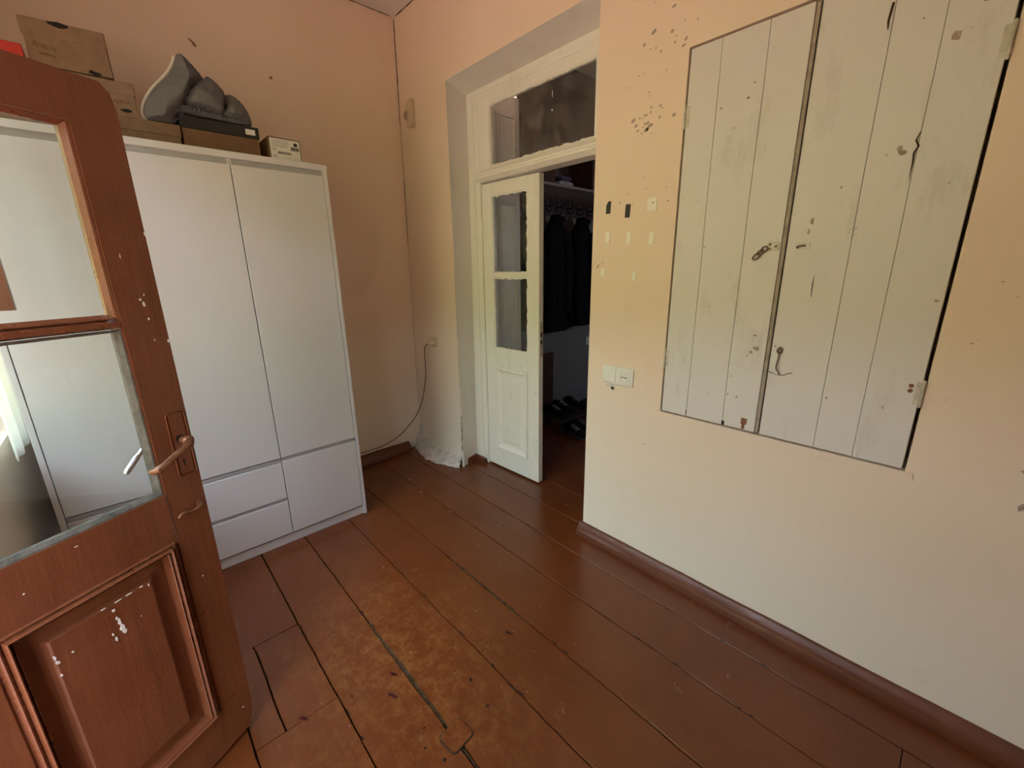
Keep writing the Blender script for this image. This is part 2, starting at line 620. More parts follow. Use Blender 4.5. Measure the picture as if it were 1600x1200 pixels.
mb.done('plaster_filler', 'patch', wall_back, True)

# ------------------------------------------------------------------ wall_left (leans a little), behind the wardrobe
mb = MB()


def XA(z):
    return -.062 * (1 - max(0, z) / H)


ys = frange(FW - .02, .03, 6)
zz = frange(-.02, H, 6)
for i in range(6):
    for j in range(6):
        mb.bm.faces.new([mb.bm.verts.new((XA(b), a, b)) for a, b in ((ys[i], zz[j]), (ys[i + 1], zz[j]), (ys[i + 1], zz[j + 1]), (ys[i], zz[j + 1]))])
bmesh.ops.remove_doubles(mb.bm, verts=mb.bm.verts, dist=1e-4)
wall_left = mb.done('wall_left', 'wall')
tag(wall_left, 'peach painted wall behind the white wardrobe', 'wall', kind='structure')
NA = Vector((1, 0, 0))
Yv = Vector((0, 1, 0))
mb = MB()
mb.blotch((.001, -1.123, 2.497), (Yv - Z).normalized(), (Yv + Z).normalized(), NA, .016, .008, rnd, 9, .001)
mb.blotch((.001, -1.136, 2.512), (Yv - Z).normalized(), (Yv + Z).normalized(), NA, .010, .006, rnd, 9, .001)
mb.blotch((-.010, -.785, 2.440), Yv, Z, NA, .008, .008, rnd, 9, .001)
o = mb.done('plaster_chip', 'chipb', wall_left)
mb = MB()
ND = Vector((1, -1, 0)).normalized()
pc = lambda z: (XA(z) + .004, -.004, z)
mb.ribbon(densify([pc(2.95), pc(2.35)], .02, 0, rnd), [.0042] * 80, ND, rnd, .001, .004)
mb.ribbon(densify([pc(2.34), pc(2.02)], .02, 0, rnd), [.0014] * 80, ND, rnd, .001, .003)
mb.ribbon(densify([pc(2.02), pc(1.58)], .02, 0, rnd), [.0030] * 80, ND, rnd, .001, .004)
mb.ribbon(densify([pc(1.57), pc(.35)], .02, 0, rnd), [.0012] * 80, ND, rnd, .001, .006)
mb.done('corner_crack', 'crack', wall_left)

# ------------------------------------------------------------------ wall_front behind the camera (window + doorway), wall_right, ceiling
FT = .32
mb = MB()
fh = [(.25, 1.60, .80, 2.35), (1.775, 2.84, -1, 2.35)]
us = sorted([-.08, .25, 1.60, 1.775, 2.84, XR])
zs = sorted([-.02, .80, 2.35, H])
for yy in (FW, FW - FT):
    def qf(u0, u1, z0, z1):
        mb.bm.faces.new([mb.bm.verts.new(p) for p in ((u0, yy, z0), (u1, yy, z0), (u1, yy, z1), (u0, yy, z1))])
    wall_cells(mb, us, zs, fh, qf)
for (a0, a1, b0, b1) in fh:
    b0 = max(b0, -.02)
    for p in ((a0, b0, a0, b1), (a1, b0, a1, b1), (a0, b1, a1, b1), (a0, b0, a1, b0)):
        if b0 < 0 and p[1] == p[3] == b0:
            continue
        mb.bm.faces.new([mb.bm.verts.new(q) for q in ((p[0], FW, p[1]), (p[2], FW, p[3]), (p[2], FW - FT, p[3]), (p[0], FW - FT, p[1]))])
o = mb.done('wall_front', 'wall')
tag(o, 'peach wall behind the viewer with a window and the red doorway', 'wall', kind='structure')
mb = MB()
mb.box(XR, XR + .1, FW - FT, THK, -.02, H)
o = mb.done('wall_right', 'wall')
tag(o, 'peach painted wall closing the room past the shutters', 'wall', kind='structure')
mb = MB()
mb.box(-.2, XR + .1, FW - FT, THK, H, H + .1)
mb.box(-.45, 3.3, THK, 3.7, H + .005, H + .1)
ceiling = mb.done('ceiling', 'ceiling')
tag(ceiling, 'pale whitewashed ceiling, a corner of it at the top edge', 'ceiling', kind='structure')
mb = MB()
for a, b in (((.03, -.004, H - .003), (XR, -.004, H - .003)),):
    mb.ribbon(densify([a, b], .03, 0, rnd), [.004] * 200, Vector((0, -1, -1)).normalized(), rnd, .001, .003)
mb.ribbon(densify([(.004, -.03, H - .003), (.004, FW, H - .003)], .03, 0, rnd), [.003] * 100, Vector((1, 0, -1)).normalized(), rnd, .001, .003)
mb.done('ceiling_crack', 'crack', ceiling)

# ------------------------------------------------------------------ floor: painted planks along the door wall
mb = MB()
mb.box(-.5, XR + .1, FW - FT, 3.7, -.06, -.016)
floor = mb.done('floor', 'dirt')
tag(floor, 'worn red-brown painted plank floor with open joints', 'floor', kind='structure')
seams = [FW - FT, -1.82, -1.595, -1.345, -1.13, -.888, -.655, -.402, -.176, .05, .29, .53, .78, 1.03, 1.28, 1.53, 1.8, 2.2, 2.7, 3.2, 3.65]


def gapw(y, x):
    if abs(y + 1.13) < .01:
        return .0046 + .012 * max(0, 1 - abs((x - 1.75) / .48)) + (.006 if x > 2.03 else 0)
    if abs(y + .655) < .01:
        return .0042 + .007 * max(0, 1 - abs((x - 1.55) / .5))
    if abs(y + .402) < .01:
        return .0036 + .004 * max(0, 1 - abs((x - 1.7) / .5))
    if y > -.3:
        return .0036
    return .0046


def plank(xa, xb, y0, y1, r):
    """one board: long edges wander a little, top arris rounded"""
    m = MB()
    k = max(2, int((xb - xa) / .035))
    rows = []
    dz = (r.random() - .5) * .002
    sag = (r.random() - .5) * .0025
    for i in range(k + 1):
        x = xa + (xb - xa) * i / k
        wob = lambda y: .0030 * mnoise.noise(Vector((x * 5, y * 40, 2))) + .0024 * mnoise.noise(Vector((x * 27, y * 40, 5)))
        ya = y0 + wob(y0) + gapw(y0, x) * (.5 + .25 * mnoise.noise(Vector((x * 31, y0, 8))))
        yb = y1 + wob(y1) - gapw(y1, x) * (.5 + .25 * mnoise.noise(Vector((x * 31, y1, 9))))
        zt = dz + sag * math.sin(x * 2.1 + y0)
        prof = [(ya, -.018), (ya, -.0022 + zt), (ya + .0018, zt), ((ya + yb) / 2, zt - .0008), (yb - .0018, zt), (yb, -.0022 + zt), (yb, -.018)]
        rows.append([m.bm.verts.new((x, p[0], p[1])) for p in prof])
    for a, b in zip(rows, rows[1:]):
        for q in range(6):
            m.bm.faces.new((a[q], a[q + 1], b[q + 1], b[q]))
    m.bm.faces.new(rows[0])
    m.bm.faces.new(rows[-1][::-1])
    return m.done('plank', 'floor', floor, True)


r = random.Random(11)
for i, (a, b) in enumerate(zip(seams, seams[1:])):
    far = a > .5
    xa, xb = (-.07, XR) if not far else (-.45, 3.3)
    cuts = [xa, xb]
    if abs(a + 1.595) < .01:
        cuts = [xa, 1.205, 1.63, xb]
    elif abs(a + 1.345) < .01 or abs(a + .402) < .01:
        cuts = [xa, 2.96, xb]
    elif abs(a + 1.82) < .01:
        cuts = [xa, 1.40, xb]
    for ca, cb in zip(cuts, cuts[1:]):
        pa, pb = ca + (.0015 if ca != xa else 0), cb - (.0015 if cb != xb else 0)
        if abs(a + 1.595) < .01 and ca == 1.205:
            plank(pa, pb, -1.595, -1.508, r)
            plank(pa, pb, -1.508, -1.345, r)
        else:
            plank(pa, pb, a, b, r)
# grey packed dirt in the widest joint, holes and knots
mb = MB()
for (xa, xb, yc) in ((1.40, 1.98, -1.130), (2.05, 2.5, -1.130), (1.30, 1.85, -.655)):
    k = 26
    mb.ribbon([(xa + (xb - xa) * i / k, yc + .003 * mnoise.noise(Vector((i * .9, yc, 0))), -.0055) for i in range(k + 1)],
              [.005 + .013 * math.sin(math.pi * i / k) for i in range(k + 1)], Z, rnd, .0)
o = mb.done('packed_dirt', simple('grey_packed_dirt', (.070, .046, .024), .95, var=.5, scale=60, spec=.05), floor)
tag(o, kind='stuff')
mb = MB()
mbr = MB()
for (x, y, ru, rv) in ((1.835, -.749, .010, .006), (1.850, -.742, .006, .004), (1.893, -.98, .008, .006), (2.042, -1.189, .006, .006), (1.922, -1.185, .004, .004), (1.974, -1.215, .004, .003), (1.906, -.887, .010, .005), (2.007, -.995, .006, .006)):
    mb.blotch((x, y, 0), X, Yv, Z, ru, rv, rnd, 9, .0012)
for (x, y, ru, rv) in ((1.678, -1.171, .014, .006), (1.69, -1.165, .012, .005), (1.748, -1.212, .010, .007), (1.762, -1.205, .012, .007), (1.621, -1.459, .012, .006), (1.632, -1.452, .008, .005), (1.66, -1.31, .006, .005), (2.06, -1.24, .010, .008)):
    mbr.blotch((x, y, 0), (X + Yv * .5).normalized(), (Yv - X * .5).normalized(), Z, ru, rv, rnd, 9, .0012)
for _ in range(60):
    yc = rnd.choice([-1.345, -1.13, -1.13, -.888, -.655, -.655, -.402, -.402, -.176])
    x = rnd.uniform(1.0, 2.9)
    mb.blotch((x, yc + rnd.choice((-1, 1)) * .004, 0), X, Yv, Z, .004 + .014 * rnd.random(), .0018 + .002 * rnd.random(), rnd, 8, .0009)
tag(mb.done('nail_hole', simple('dark_splinter', (.035, .014, .008), .9, spec=.1), floor), kind='stuff')
tag(mbr.done('paint_drip', simple('dark_red_stain', (.070, .012, .009), .7, spec=.15), floor), kind='stuff')
mb = MB()
for _ in range(18):
    x, y = rnd.gauss(1.75, .35), rnd.gauss(-1.0, .28)
    mb.blotch((x, y, 0), X, Yv, Z, .0018 + .002 * rnd.random(), .0015 + .0015 * rnd.random(), rnd, 6, .0014)
tag(mb.done('pale_fleck', 'kraft2', floor), kind='stuff')
# small square tin patch over the joint
mb = MB()
m4 = Matrix.Translation((2.012, -1.125, .0015)) @ Matrix.Rotation(.12, 4, 'Z')
rc = []
for (cx, cy, a0) in ((.023, .027, 0), (-.023, .027, 90), (-.023, -.027, 180), (.023, -.027, 270)):
    for q in range(5):
        a = math.radians(a0 + 22.5 * q)
        v = m4 @ Vector((cx + .013 * math.cos(a), cy + .013 * math.sin(a), 0))
        rc.append((v.x, v.y))
mb.prism(rc, 'z', -.002, .0045)
o = mb.done('tin_patch', 'floor', floor)
mb = MB()
mb.prism([(2.012 + (p[0] - 2.012) * 1.10, -1.125 + (p[1] + 1.125) * 1.09) for p in rc], 'z', -.002, .0022)  # dark outline painted around the patch in place of its shadow gap
mb.done('patch_shadow_outline', 'crack', o)
tag(o, 'small square tin patch painted over across the wide joint')

# ------------------------------------------------------------------ skirtings
mb = MB()
bp_ = [(0, -.01), (-.043, -.01), (-.044, .018), (-.036, .036), (-.026, .040), (-.012, .062), (0, .064)]


def skirt(m, xa, xb):
    k = int((xb - xa) / .08)
    rows = []
    for i in range(k + 1):
        x = xa + (xb - xa) * i / k
        rows.append([m.bm.verts.new((x, p[0] + .002 * mnoise.noise(Vector((x * 9, p[1] * 50, 0))), p[1] + .003 * mnoise.noise(Vector((x * 7, p[1] * 40, 4))))) for p in bp_])
    for a, b in zip(rows, rows[1:]):
        for q in range(len(bp_) - 1):
            m.bm.faces.new((a[q], a[q + 1], b[q + 1], b[q]))
    m.bm.faces.new(rows[0])
    m.bm.faces.new(rows[-1][::-1])


skirt(mb, 1.612, XR)
o = mb.done('baseboard_back', 'base', None, True)
tag(o, 'red-brown moulded skirting board under the shutter wall', 'skirting board', kind='structure')
mb = MB()
rows = []
for i in range(13):
    y = -.85 + (-.12 + .85) * i / 12
    ww = .055 + .02 * (1 - i / 12) + .006 * mnoise.noise(Vector((y * 20, 0, 0)))
    hh = .066 + .006 * mnoise.noise(Vector((y * 16, 3, 0)))
    x0 = XA(0)
    rows.append([mb.bm.verts.new((x0 + a * ww, y, b * hh)) for a, b in ((0, -.1), (1, -.1), (1, .25), (.8, .7), (.5, .92), (0.06, 1.0))])
for a, b in zip(rows, rows[1:]):
    for q in range(5):
        mb.bm.faces.new((a[q], a[q + 1], b[q + 1], b[q]))
mb.bm.faces.new(rows[0])
mb.bm.faces.new(rows[-1][::-1])
o = mb.done('baseboard_left', 'base', None, True)
tag(o, 'broken brown skirting stub between wardrobe and plaster filler', 'skirting board', kind='structure')
mb = MB()
mb.prism([(.475, .150), (.49, .0), (.515, -.004), (.505, .150)], 'z', -.01, .045)
mb.box(.478, .60, .143, .165, -.01, .042, .004)
o = mb.done('baseboard_recess', 'base')
tag(o, 'short red-brown skirting at the foot of the door recess', 'skirting board', kind='structure')

# ------------------------------------------------------------------ door recess: plaster reveal + white frame with transom
mb = MB()
xl, xr, zt = DOORH[0], DOORH[1], DOORH[3]
rows = []
for j in range(15):
    t = j / 14
    z = -.01 + (zt + .01) * t
    lean = -.032 * (1 - t) ** 1.5
    xo = xl + lean * .3 + .003 * mnoise.noise(Vector((z * 4, 1, 0)))
    xi = .512 + lean * 1.1
    rows.append([mb.bm.verts.new(p) for p in ((xo + .002, -.004, z), (xo - .004, .008, z), ((xo + xi) / 2, .08, z), (xi, .170, z))])
for a, b in zip(rows, rows[1:]):
    for q in range(3):
        mb.bm.faces.new((a[q], a[q + 1], b[q + 1], b[q]))
top = []
for i in range(13):
    x = .506 + (xr - .506) * i / 12
    top.append([mb.bm.verts.new(p) for p in ((max(x, xl - .01) if i else xl - .01, -.003, zt), (x, .085, zt - .018), (x, .172, 2.432))])
for a, b in zip(top, top[1:]):
    for q in range(2):
        mb.bm.faces.new((a[q], a[q + 1], b[q + 1], b[q]))
reveal = mb.done('trim_1', 'reveal', None, True)
tag(reveal, 'grey-white plastered reveal around the recessed white door', 'door reveal', kind='structure')

fr = thing('trim_2', 'old cream door frame with a glazed transom light in the recess', 'door frame', (0, .165, 0), kind='structure')
mb = MB()
mb.box(.470, .560, 0, .10, 0, 2.44, .004)
mb.box(.548, .604, .012, .10, 0, 2.40, .003)
mb.done('jamb', 'joinery', fr)
mb = MB()
mb.box(1.525, 1.66, 0, .10, 0, 2.44, .004)
mb.box(1.506, 1.535, .012, .10, 0, 2.40, .003)
mb.done('jamb', 'joinery', fr)
mb = MB()
mb.box(.550, 1.535, 0, .10, 2.402, 2.446, .006)
mb.box(.56, 1.53, .006, .10, 2.385, 2.41, .004)
mb.done('head', 'joinery', fr)
mb = MB()   # moulded transom rail
mb.prism([(.09, 1.926), (.006, 1.926), (-.002, 1.932), (-.022, 1.946), (-.022, 1.956), (-.014, 1.964), (-.014, 1.972), (.012, 2.000), (.09, 2.0)], 'x', .585, 1.525)
mb.done('transom_rail', 'joinery', fr)
sash = []
mb = MB()
mb.nested([(.604, 1.512, 1.992, 2.395, .045), (.604, 1.512, 1.992, 2.395, .012), (.622, 1.506, 1.998, 2.388, .010), (.708, 1.482, 2.000, 2.338, .012), (.712, 1.478, 2.004, 2.334, .022), (.712, 1.478, 2.004, 2.334, .045)], False)
transom = mb.done('transom_sash', 'joinery', fr)
mb = MB()
for k in range(40):   # hand-laid putty along the glass
    x = .706 + .77 * k / 40
    mb.box(x, x + .0215, .014, .030, 2.000, 2.007 + .007 * rnd.random())
    mb.box(x, x + .0215, .014, .030, 2.330 - .004 * rnd.random(), 2.340)
mb.done('putty', 'joinery', transom)
mb = MB()
mb.box(.70, 1.49, .026, .029, 1.99, 2.345)
mb.done('pane', 'hazeglass', transom)
mb = MB()
mb.blotch((1.20, .0255, 2.26), X, Z, NB, .003, .018, rnd, 9, .0004)
mb.blotch((1.20, .0255, 2.19), X, Z, NB, .005, .006, rnd, 9, .0004)
mb.done('paint_splash', 'label', transom)
# panelled lining of the deep passage
mb = MB()
mb.box(.565, .600, .27, .530, 0, 2.47)
ln = mb.done('trim_3', 'joinery')
tag(ln, 'pale panelled passage lining behind the white door glass', 'passage lining', kind='structure')
for (za, zb) in ((1.98, 2.36), (1.0, 1.845), (.15, .90)):
    mb = MB()
    rings = [(.32, .490, za, zb, 0), (.325, .485, za + .005, zb - .005, .012), (.335, .475, za + .015, zb - .015, .014), (.342, .468, za + .022, zb - .022, .004), (.352, .458, za + .032, zb - .032, .010)]
    prev = None
    for (a, b, c, d, h) in rings:
        cur = [mb.bm.verts.new((.600 + h, p, q)) for p, q in ((a, c), (b, c), (b, d), (a, d))]
        if prev:
            for i in range(4):
                mb.bm.faces.new((prev[i], prev[(i + 1) % 4], cur[(i + 1) % 4], cur[i]))
        prev = cur
    mb.bm.faces.new(prev)
    mb.done('panel', 'joinery', ln)

# ------------------------------------------------------------------ door_2: white leaf (local x along the leaf, y=0 its room face)
d2 = thing('door_2', 'narrow white double-door leaf with two panes over a raised panel', 'door', (.606, .188, .012), math.radians(2.0), kind='structure')
LW, LH, LT = .488, 1.905, .042
px0, px1 = .086, .392
mb = MB()
mb.box(0, px0, 0, LT, 0, LH, .003)
mb.done('stile', 'joinery', d2)
mb = MB()
mb.box(px1, LW, 0, LT, 0, LH, .003)
mb.done('stile', 'joinery', d2)
for (za, zb) in ((1.832, LH), (.745, .870), (0, .135)):
    mb = MB()
    mb.box(px0 - .001, px1 + .001, .0005, LT, za, zb, .002)
    mb.done('rail', 'joinery', d2)
mb = MB()
mb.box(px0, px1, .001, LT - .006, 1.337, 1.366, .004)
mb.done('muntin', 'joinery', d2)
for (za, zb) in ((1.366, 1.832), (.870, 1.337)):
    mb = MB()
    mb.box(px0, px1, .017, .020, za, zb)
    mb.done('pane', 'hazeglass', d2)
    mb = MB()
    nn = 22
    for k in range(nn):
        x = px0 + (px1 - px0) * k / nn
        z = za + (zb - za) * k / nn
        mb.box(x, x + (px1 - px0) / nn, .006, .017, za, za + .004 + .007 * rnd.random())
        mb.box(x, x + (px1 - px0) / nn, .006, .017, zb - .004 - .009 * rnd.random(), zb)
        mb.box(px0, px0 + .004 + .005 * rnd.random(), .006, .017, z, z + (zb - za) / nn)
        mb.box(px1 - .004 - .007 * rnd.random(), px1, .006, .017, z, z + (zb - za) / nn)
    mb.done('putty', 'joinery', d2)
mb = MB()
mb.nested([(px0, px1, .135, .745, .002), (px0 + .004, px1 - .004, .139, .741, -.008), (px0 + .016, px1 - .016, .151, .729, -.009), (px0 + .028, px1 - .028, .163, .717, .003), (px0 + .045, px1 - .045, .18, .70, .008)], False)
mb.done('panel_moulding', 'joinery', d2)
mb = MB()
mb.nested([(px0 + .045, px1 - .045, .18, .70, .008), (px0 + .058, px1 - .058, .205, .668, .007), (px0 + .068, px1 - .068, .215, .658, -.001), (px0 + .072, px1 - .072, .22, .654, -.002)])
mb.done('panel', 'joinery', d2)
mb = MB()
mb.box(LW - .0005, LW + .002, .010, .032, .86, 1.08, .001)
mb.done('lock_plate', 'hinge', d2)
mb = MB()
mb.box(LW + .0015, LW + .0035, .015, .027, .985, 1.01)
mb.box(LW + .0015, LW + .0035, .015, .027, .94, .965)
mb.done('lock_slot', 'dark', d2)
mb = MB()
for (x, z) in ((.12, .775), (.34, .79), (.352, .787), (.09, .66), (.335, .77), (.16, .75), (.17, .725), (.46, .62), (.44, .5), (.47, .3)):
    mb.blotch((x, -.0002, z), X, Z, NB, .004 * (.5 + rnd.random()), .0035, rnd, 7)
tag(mb.done('chipped_paint', 'chip', d2), kind='stuff')
mb = MB()
for z in (.3, 1.62):
    mb.lathe([(.006, 0), (.006, .075)], (.0, -.004, z), (0, 0, 1), 8)
mb.done('hinge', 'joinery', d2)

# right-hand leaf, swung open into the far room (mostly hidden by the wall)
d3 = thing('door_3', 'second white door leaf swung open behind the shutter wall', 'door', (1.50, .30, .012), math.radians(86), kind='structure')
mb = MB()
mb.box(0, .42, 0, .04, 0, 1.9, .003)
mb.done('leaf', 'joinery', d3)
mb = MB()
mb.nested([(.08, .34, .15, .73, .04), (.09, .33, .16, .72, .05), (.11, .31, .18, .70, .043)])
mb.nested([(.08, .34, .87, 1.82, .04), (.09, .33, .88, 1.81, .05), (.11, .31, .90, 1.79, .043)])
mb.done('panel_moulding', 'joinery', d3)

# ------------------------------------------------------------------ plank shutters
def shutter(name, label, xa, xb, seams_, yf):
    t = thing(name, label, 'shutter', (xa, yf, SHUT[2] + .008))
    h = 1.330
    cuts = [0] + [s - xa for s in seams_] + [xb - xa]
    for i, (a, b) in enumerate(zip(cuts, cuts[1:])):
        m = MB()
        k = 14
        rows = []
        off = (rnd.random() - .5) * .0012
        for j in range(k + 1):
            z = h * j / k
            wa = .0016 * mnoise.noise(Vector((a * 30, z * 3, 1))) if i else 0
            wb = .0016 * mnoise.noise(Vector((b * 30, z * 3, 1))) if i < len(cuts) - 2 else 0
            A = a + wa + (.0004 if i else 0)
            B = b + wb - (.0004 if i < len(cuts) - 2 else 0)
            rows.append([m.bm.verts.new((x, y, z)) for x, y in ((A, .026), (A, .0014 + off), (A + .0012, off), (B - .0012, off), (B, .0014 + off), (B, .026))])
        for p, q in zip(rows, rows[1:]):
            for e in range(5):
                m.bm.faces.new((p[e], p[e + 1], q[e + 1], q[e]))
        m.bm.faces.new(rows[0])
        m.bm.faces.new(rows[-1])
        m.done('plank', 'shutter', t, False)
    return t


def hinge(t, x, z, flip=1):
    m = MB()
    m.lathe([(.0035, 0), (.0045, .004), (.0045, .036), (.0035, .038), (.0045, .040), (.0045, .076), (.0035, .08)], (x, -.003, z), (0, 0, 1), 10)
    m.box(min(x, x + flip * .016), max(x, x + flip * .016), -.0012, .001, z + .006, z + .074)
    m.done('hinge', 'hinge', t, True)


S1 = 2.4045
sl = shutter('window_shutter', 'left plank shutter leaf, the narrower one, with hasp and chain', 2.0262, S1 - .012, (2.133, 2.277), -.002)
mb = MB()   # rebated meeting edge
mb.box(S1 - .0115 - 2.0262, S1 - .0005 - 2.0262, .006, .024, 0, 1.33, .001)
mb.done('rebate_strip', 'strip', sl)
hinge(sl, -.004, 1.080)
hinge(sl, -.004, .190)
sr_ = shutter('window_shutter', 'right plank shutter leaf, the wider one, with staple and hook', S1 + .0065, 2.8035, (2.578, 2.683), -.004)
hinge(sr_, 2.804 - S1 - .0065 + .003, 1.055, -1)
hinge(sr_, 2.804 - S1 - .0065 + .003, .195, -1)
# battens on the hidden side
for t, ww in ((sl, .36), (sr_, .38)):
    for z in (.22, 1.02):
        mb = MB()
        mb.box(.01, ww, .026, .045, z, z + .09, .003)
        mb.done('batten', 'shutter', t)
# hasp with chain link on the left leaf
ox, oz = 2.0262, SHUT[2] + .008
mb = MB()
mb.box(2.352 - ox, 2.388 - ox, -.003, .001, 1.447 - oz, 1.474 - oz, .001)
hp = mb.done('hasp_plate', 'hinge', sl)
mb = MB()
for (x, z) in ((2.361, 1.467), (2.361, 1.453), (2.379, 1.461)):
    mb.lathe([(.0042, 0), (.0042, .001), (.003, .002)], (x - ox, -.003, z - oz), (0, -1, 0), 10)
mb.done('screw', 'rust', hp, True)


def link_pts(cx, cz, L, W, ang, y, k=16):
    out = []
    for i in range(k + 1):
        a = 2 * math.pi * i / k
        px, pz = L / 2 * math.cos(a), W / 2 * math.sin(a)
        out.append((cx + px * math.cos(ang) - pz * math.sin(ang), y, cz + px * math.sin(ang) + pz * math.cos(ang)))
    return out


mb = MB()
mb.tube(link_pts(2.346 - ox, 1.452 - oz, .022, .016, .8, -.006), .0026, 6)
mb.tube(link_pts(2.336 - ox, 1.443 - oz, .022, .012, .7, -.010), .0024, 6)
mb.tube(link_pts(2.324 - ox, 1.430 - oz, .028, .014, .75, -.006), .0026, 6)
mb.done('chain', 'rust', sl, True)
mb = MB()
for (x, z, a, b) in ((2.353, 1.16, .006, .004), (2.36, 1.115, .012, .008), (2.346, 1.10, .006, .006), (2.335, 1.085, .004, .003), (2.29, 1.0, .003, .003), (2.285, .93, .003, .003), (2.318, .925, .005, .004), (2.21, .92, .002, .002),
                    (2.15, 1.92, .004, .004), (2.10, 1.63, .002, .002), (2.11, 1.56, .002, .002), (2.14, 1.47, .003, .003), (2.20, 1.85, .002, .003), (2.25, 1.97, .003, .003), (2.235, 1.93, .006, .004), (2.06, 1.45, .002, .002), (2.18, 1.25, .002, .002), (2.09, 1.06, .002, .002)):
    mb.blotch((x - ox, -.001, z - oz), X, Z, NB, a, b, rnd, 8, .0008)
tag(mb.done('paint_pit', 'chip', sl), kind='stuff')
mb = MB()
mb.box(2.344 - ox, 2.364 - ox, -.0015, .001, .825 - oz, .848 - oz)
mb.box(2.348 - ox, 2.358 - ox, -.0015, .001, .806 - oz, .828 - oz)
mb.done('bare_wood_chip', 'redchip', sl)
mb = MB()
mb.box(2.276 - ox, 2.285 - ox, -.0013, .001, .803 - oz, .820 - oz)
mb.ribbon(densify([(2.133 - ox, -.002, .805 - oz), (2.133 - ox, -.002, .83 - oz)], .005, 0, rnd), [.003] * 30, NB, rnd)
tag(mb.done('split', 'dark', sl), kind='stuff')
# staple, hook and marks on the right leaf
ox = S1 + .0065
mb = MB()
mb.box(2.436 - ox, 2.476 - ox, -.0022, .001, 1.448 - oz, 1.468 - oz, .001)
sp_ = mb.done('staple_plate', 'shutter', sr_)
mb = MB()
mb.tube([(2.442 - ox, 0, 1.452 - oz), (2.442 - ox, -.010, 1.456 - oz), (2.448 - ox, -.012, 1.458 - oz), (2.458 - ox, -.012, 1.459 - oz), (2.462 - ox, -.004, 1.459 - oz)], .003, 6)
mb.done('staple', 'rust', sp_, True)
mb = MB()
hk = [(2.437, 1.130, -.004), (2.436, 1.12, -.014), (2.439, 1.105, -.014), (2.4385, 1.09, -.012), (2.436, 1.07, -.012), (2.436, 1.055, -.012), (2.444, 1.045, -.012), (2.449, 1.036, -.010)]
mb.tube([(x - ox, y, z - oz) for x, z, y in hk], .0022, 6)
mb.tube(link_pts(2.437 - ox, 1.118 - oz, .018, .012, 1.4, -.006), .003, 6)
mb.done('hook', 'rust', sr_, True)
mb = MB()
mb.ribbon([(2.405 + .08 * i / 14 - ox, -.001, 1.042 - .010 * math.sin(math.pi * i / 14) - oz + (.004 if i > 10 else 0)) for i in range(15)], [.0022] * 15, NB, rnd)
mb.ribbon([(p[0] - ox, -.001, p[1] - oz) for p in ((2.682, 1.735), (2.676, 1.715), (2.684, 1.70), (2.677, 1.685), (2.679, 1.66), (2.678, 1.62))], [.003, .004, .004, .0045, .003, .001], NB, rnd)
mb.ribbon([(p[0] - ox, -.001, p[1] - oz) for p in ((2.573, 2.06), (2.571, 2.04), (2.569, 2.02), (2.571, 2.0))], [.004, .009, .007, .002], NB, rnd)
mb.ribbon([(p[0] - ox, -.001, p[1] - oz) for p in ((2.50, 1.37), (2.499, 1.34), (2.50, 1.30))], [.001, .0025, .001], NB, rnd)
tag(mb.done('split', 'crack', sr_), kind='stuff')
mb = MB()
for (x, z, a, b) in ((2.645, 1.70, .006, .007), (2.655, 1.69, .010, .006), (2.62, 1.69, .003, .003), (2.53, 1.62, .003, .004), (2.57, 1.50, .002, .002), (2.583, 1.502, .002, .002), (2.581, 1.483, .002, .002), (2.567, 1.492, .002, .002),
                    (2.76, 1.60, .003, .003), (2.59, .98, .003, .003), (2.73, .98, .003, .005), (2.71, 1.94, .010, .012), (2.75, 2.0, .006, .006), (2.64, 2.0, .003, .002), (2.47, 1.53, .004, .010), (2.465, 1.50, .004, .010), (2.42, 1.13, .003, .003), (2.79, 1.30, .006, .004)):
    mb.blotch((x - ox, -.001, z - oz), X, Z, NB, a, b, rnd, 8, .0008)
tag(mb.done('paint_pit', 'chip', sr_), kind='stuff')
mb = MB()
for z in (1.058, 1.043):
    mb.lathe([(.006, 0), (.006, .0012), (.004, .002)], (2.781 - ox, -.0005, z - oz), (0, -1, 0), 12)
mb.done('screw_head', 'redchip', sr_)

# ------------------------------------------------------------------ stuck tape, switch and socket, sensor, cord
def tape(x, z, w_, h_, mat, label, cut=0, tilt=0.05, grp='adhesive strips on the wall'):
    m = MB()
    pts = [(-w_ / 2, -h_ / 2), (w_ / 2, -h_ / 2), (w_ / 2, h_ / 2), (-w_ / 2 + cut, h_ / 2), (-w_ / 2, h_ / 2 - cut * 2)]
    if not cut:
        pts = pts[:3] + [(-w_ / 2, h_ / 2)]
    m.prism(pts, 'y', -.0022, .0004)
    o_ = m.done('tape_strip', mat, None, False, (x, 0, z))
    o_.rotation_euler = (0, tilt, 0)
    tag(o_, label, 'tape', grp)
    return o_


tape(1.706, 1.652, .022, .050, 'tape_black', 'black tape strip with a cut corner, nearest the doorway', .008)
tape(1.803, 1.629, .023, .052, 'tape_black', 'squared black tape strip, the one nearer the shutters')
tape(1.709, 1.530, .024, .046, 'tape_white', 'white foam strip directly under the cut black tape', .005)
tape(1.815, 1.520, .023, .050, 'tape_white', 'white foam strip under the squared black tape')
tape(1.921, 1.513, .022, .048, 'tape_white', 'white foam strip under the square white pad')
tape(1.690, 1.380, .020, .036, 'tape_white', 'low white foam strip by the plaster edge of the doorway')
tape(1.851, 1.364, .018, .036, 'tape_white', 'low white foam strip standing alone above the switch socket')
pad = thing('tape_pad', 'square white adhesive pad with a screw mark beside the shutter', 'tape', (1.913, 0, 1.643), 0, 'adhesive strips on the wall')
mb = MB()
mb.box(-.021, .021, -.003, .0004, -.027, .025, .001)
mb.done('pad', 'tape_white', pad)
mb = MB()
mb.blotch((.005, -.003, .005), X, Z, NB, .004, .004, rnd, 8, .0006)
mb.done('screw_mark', 'chip', pad)

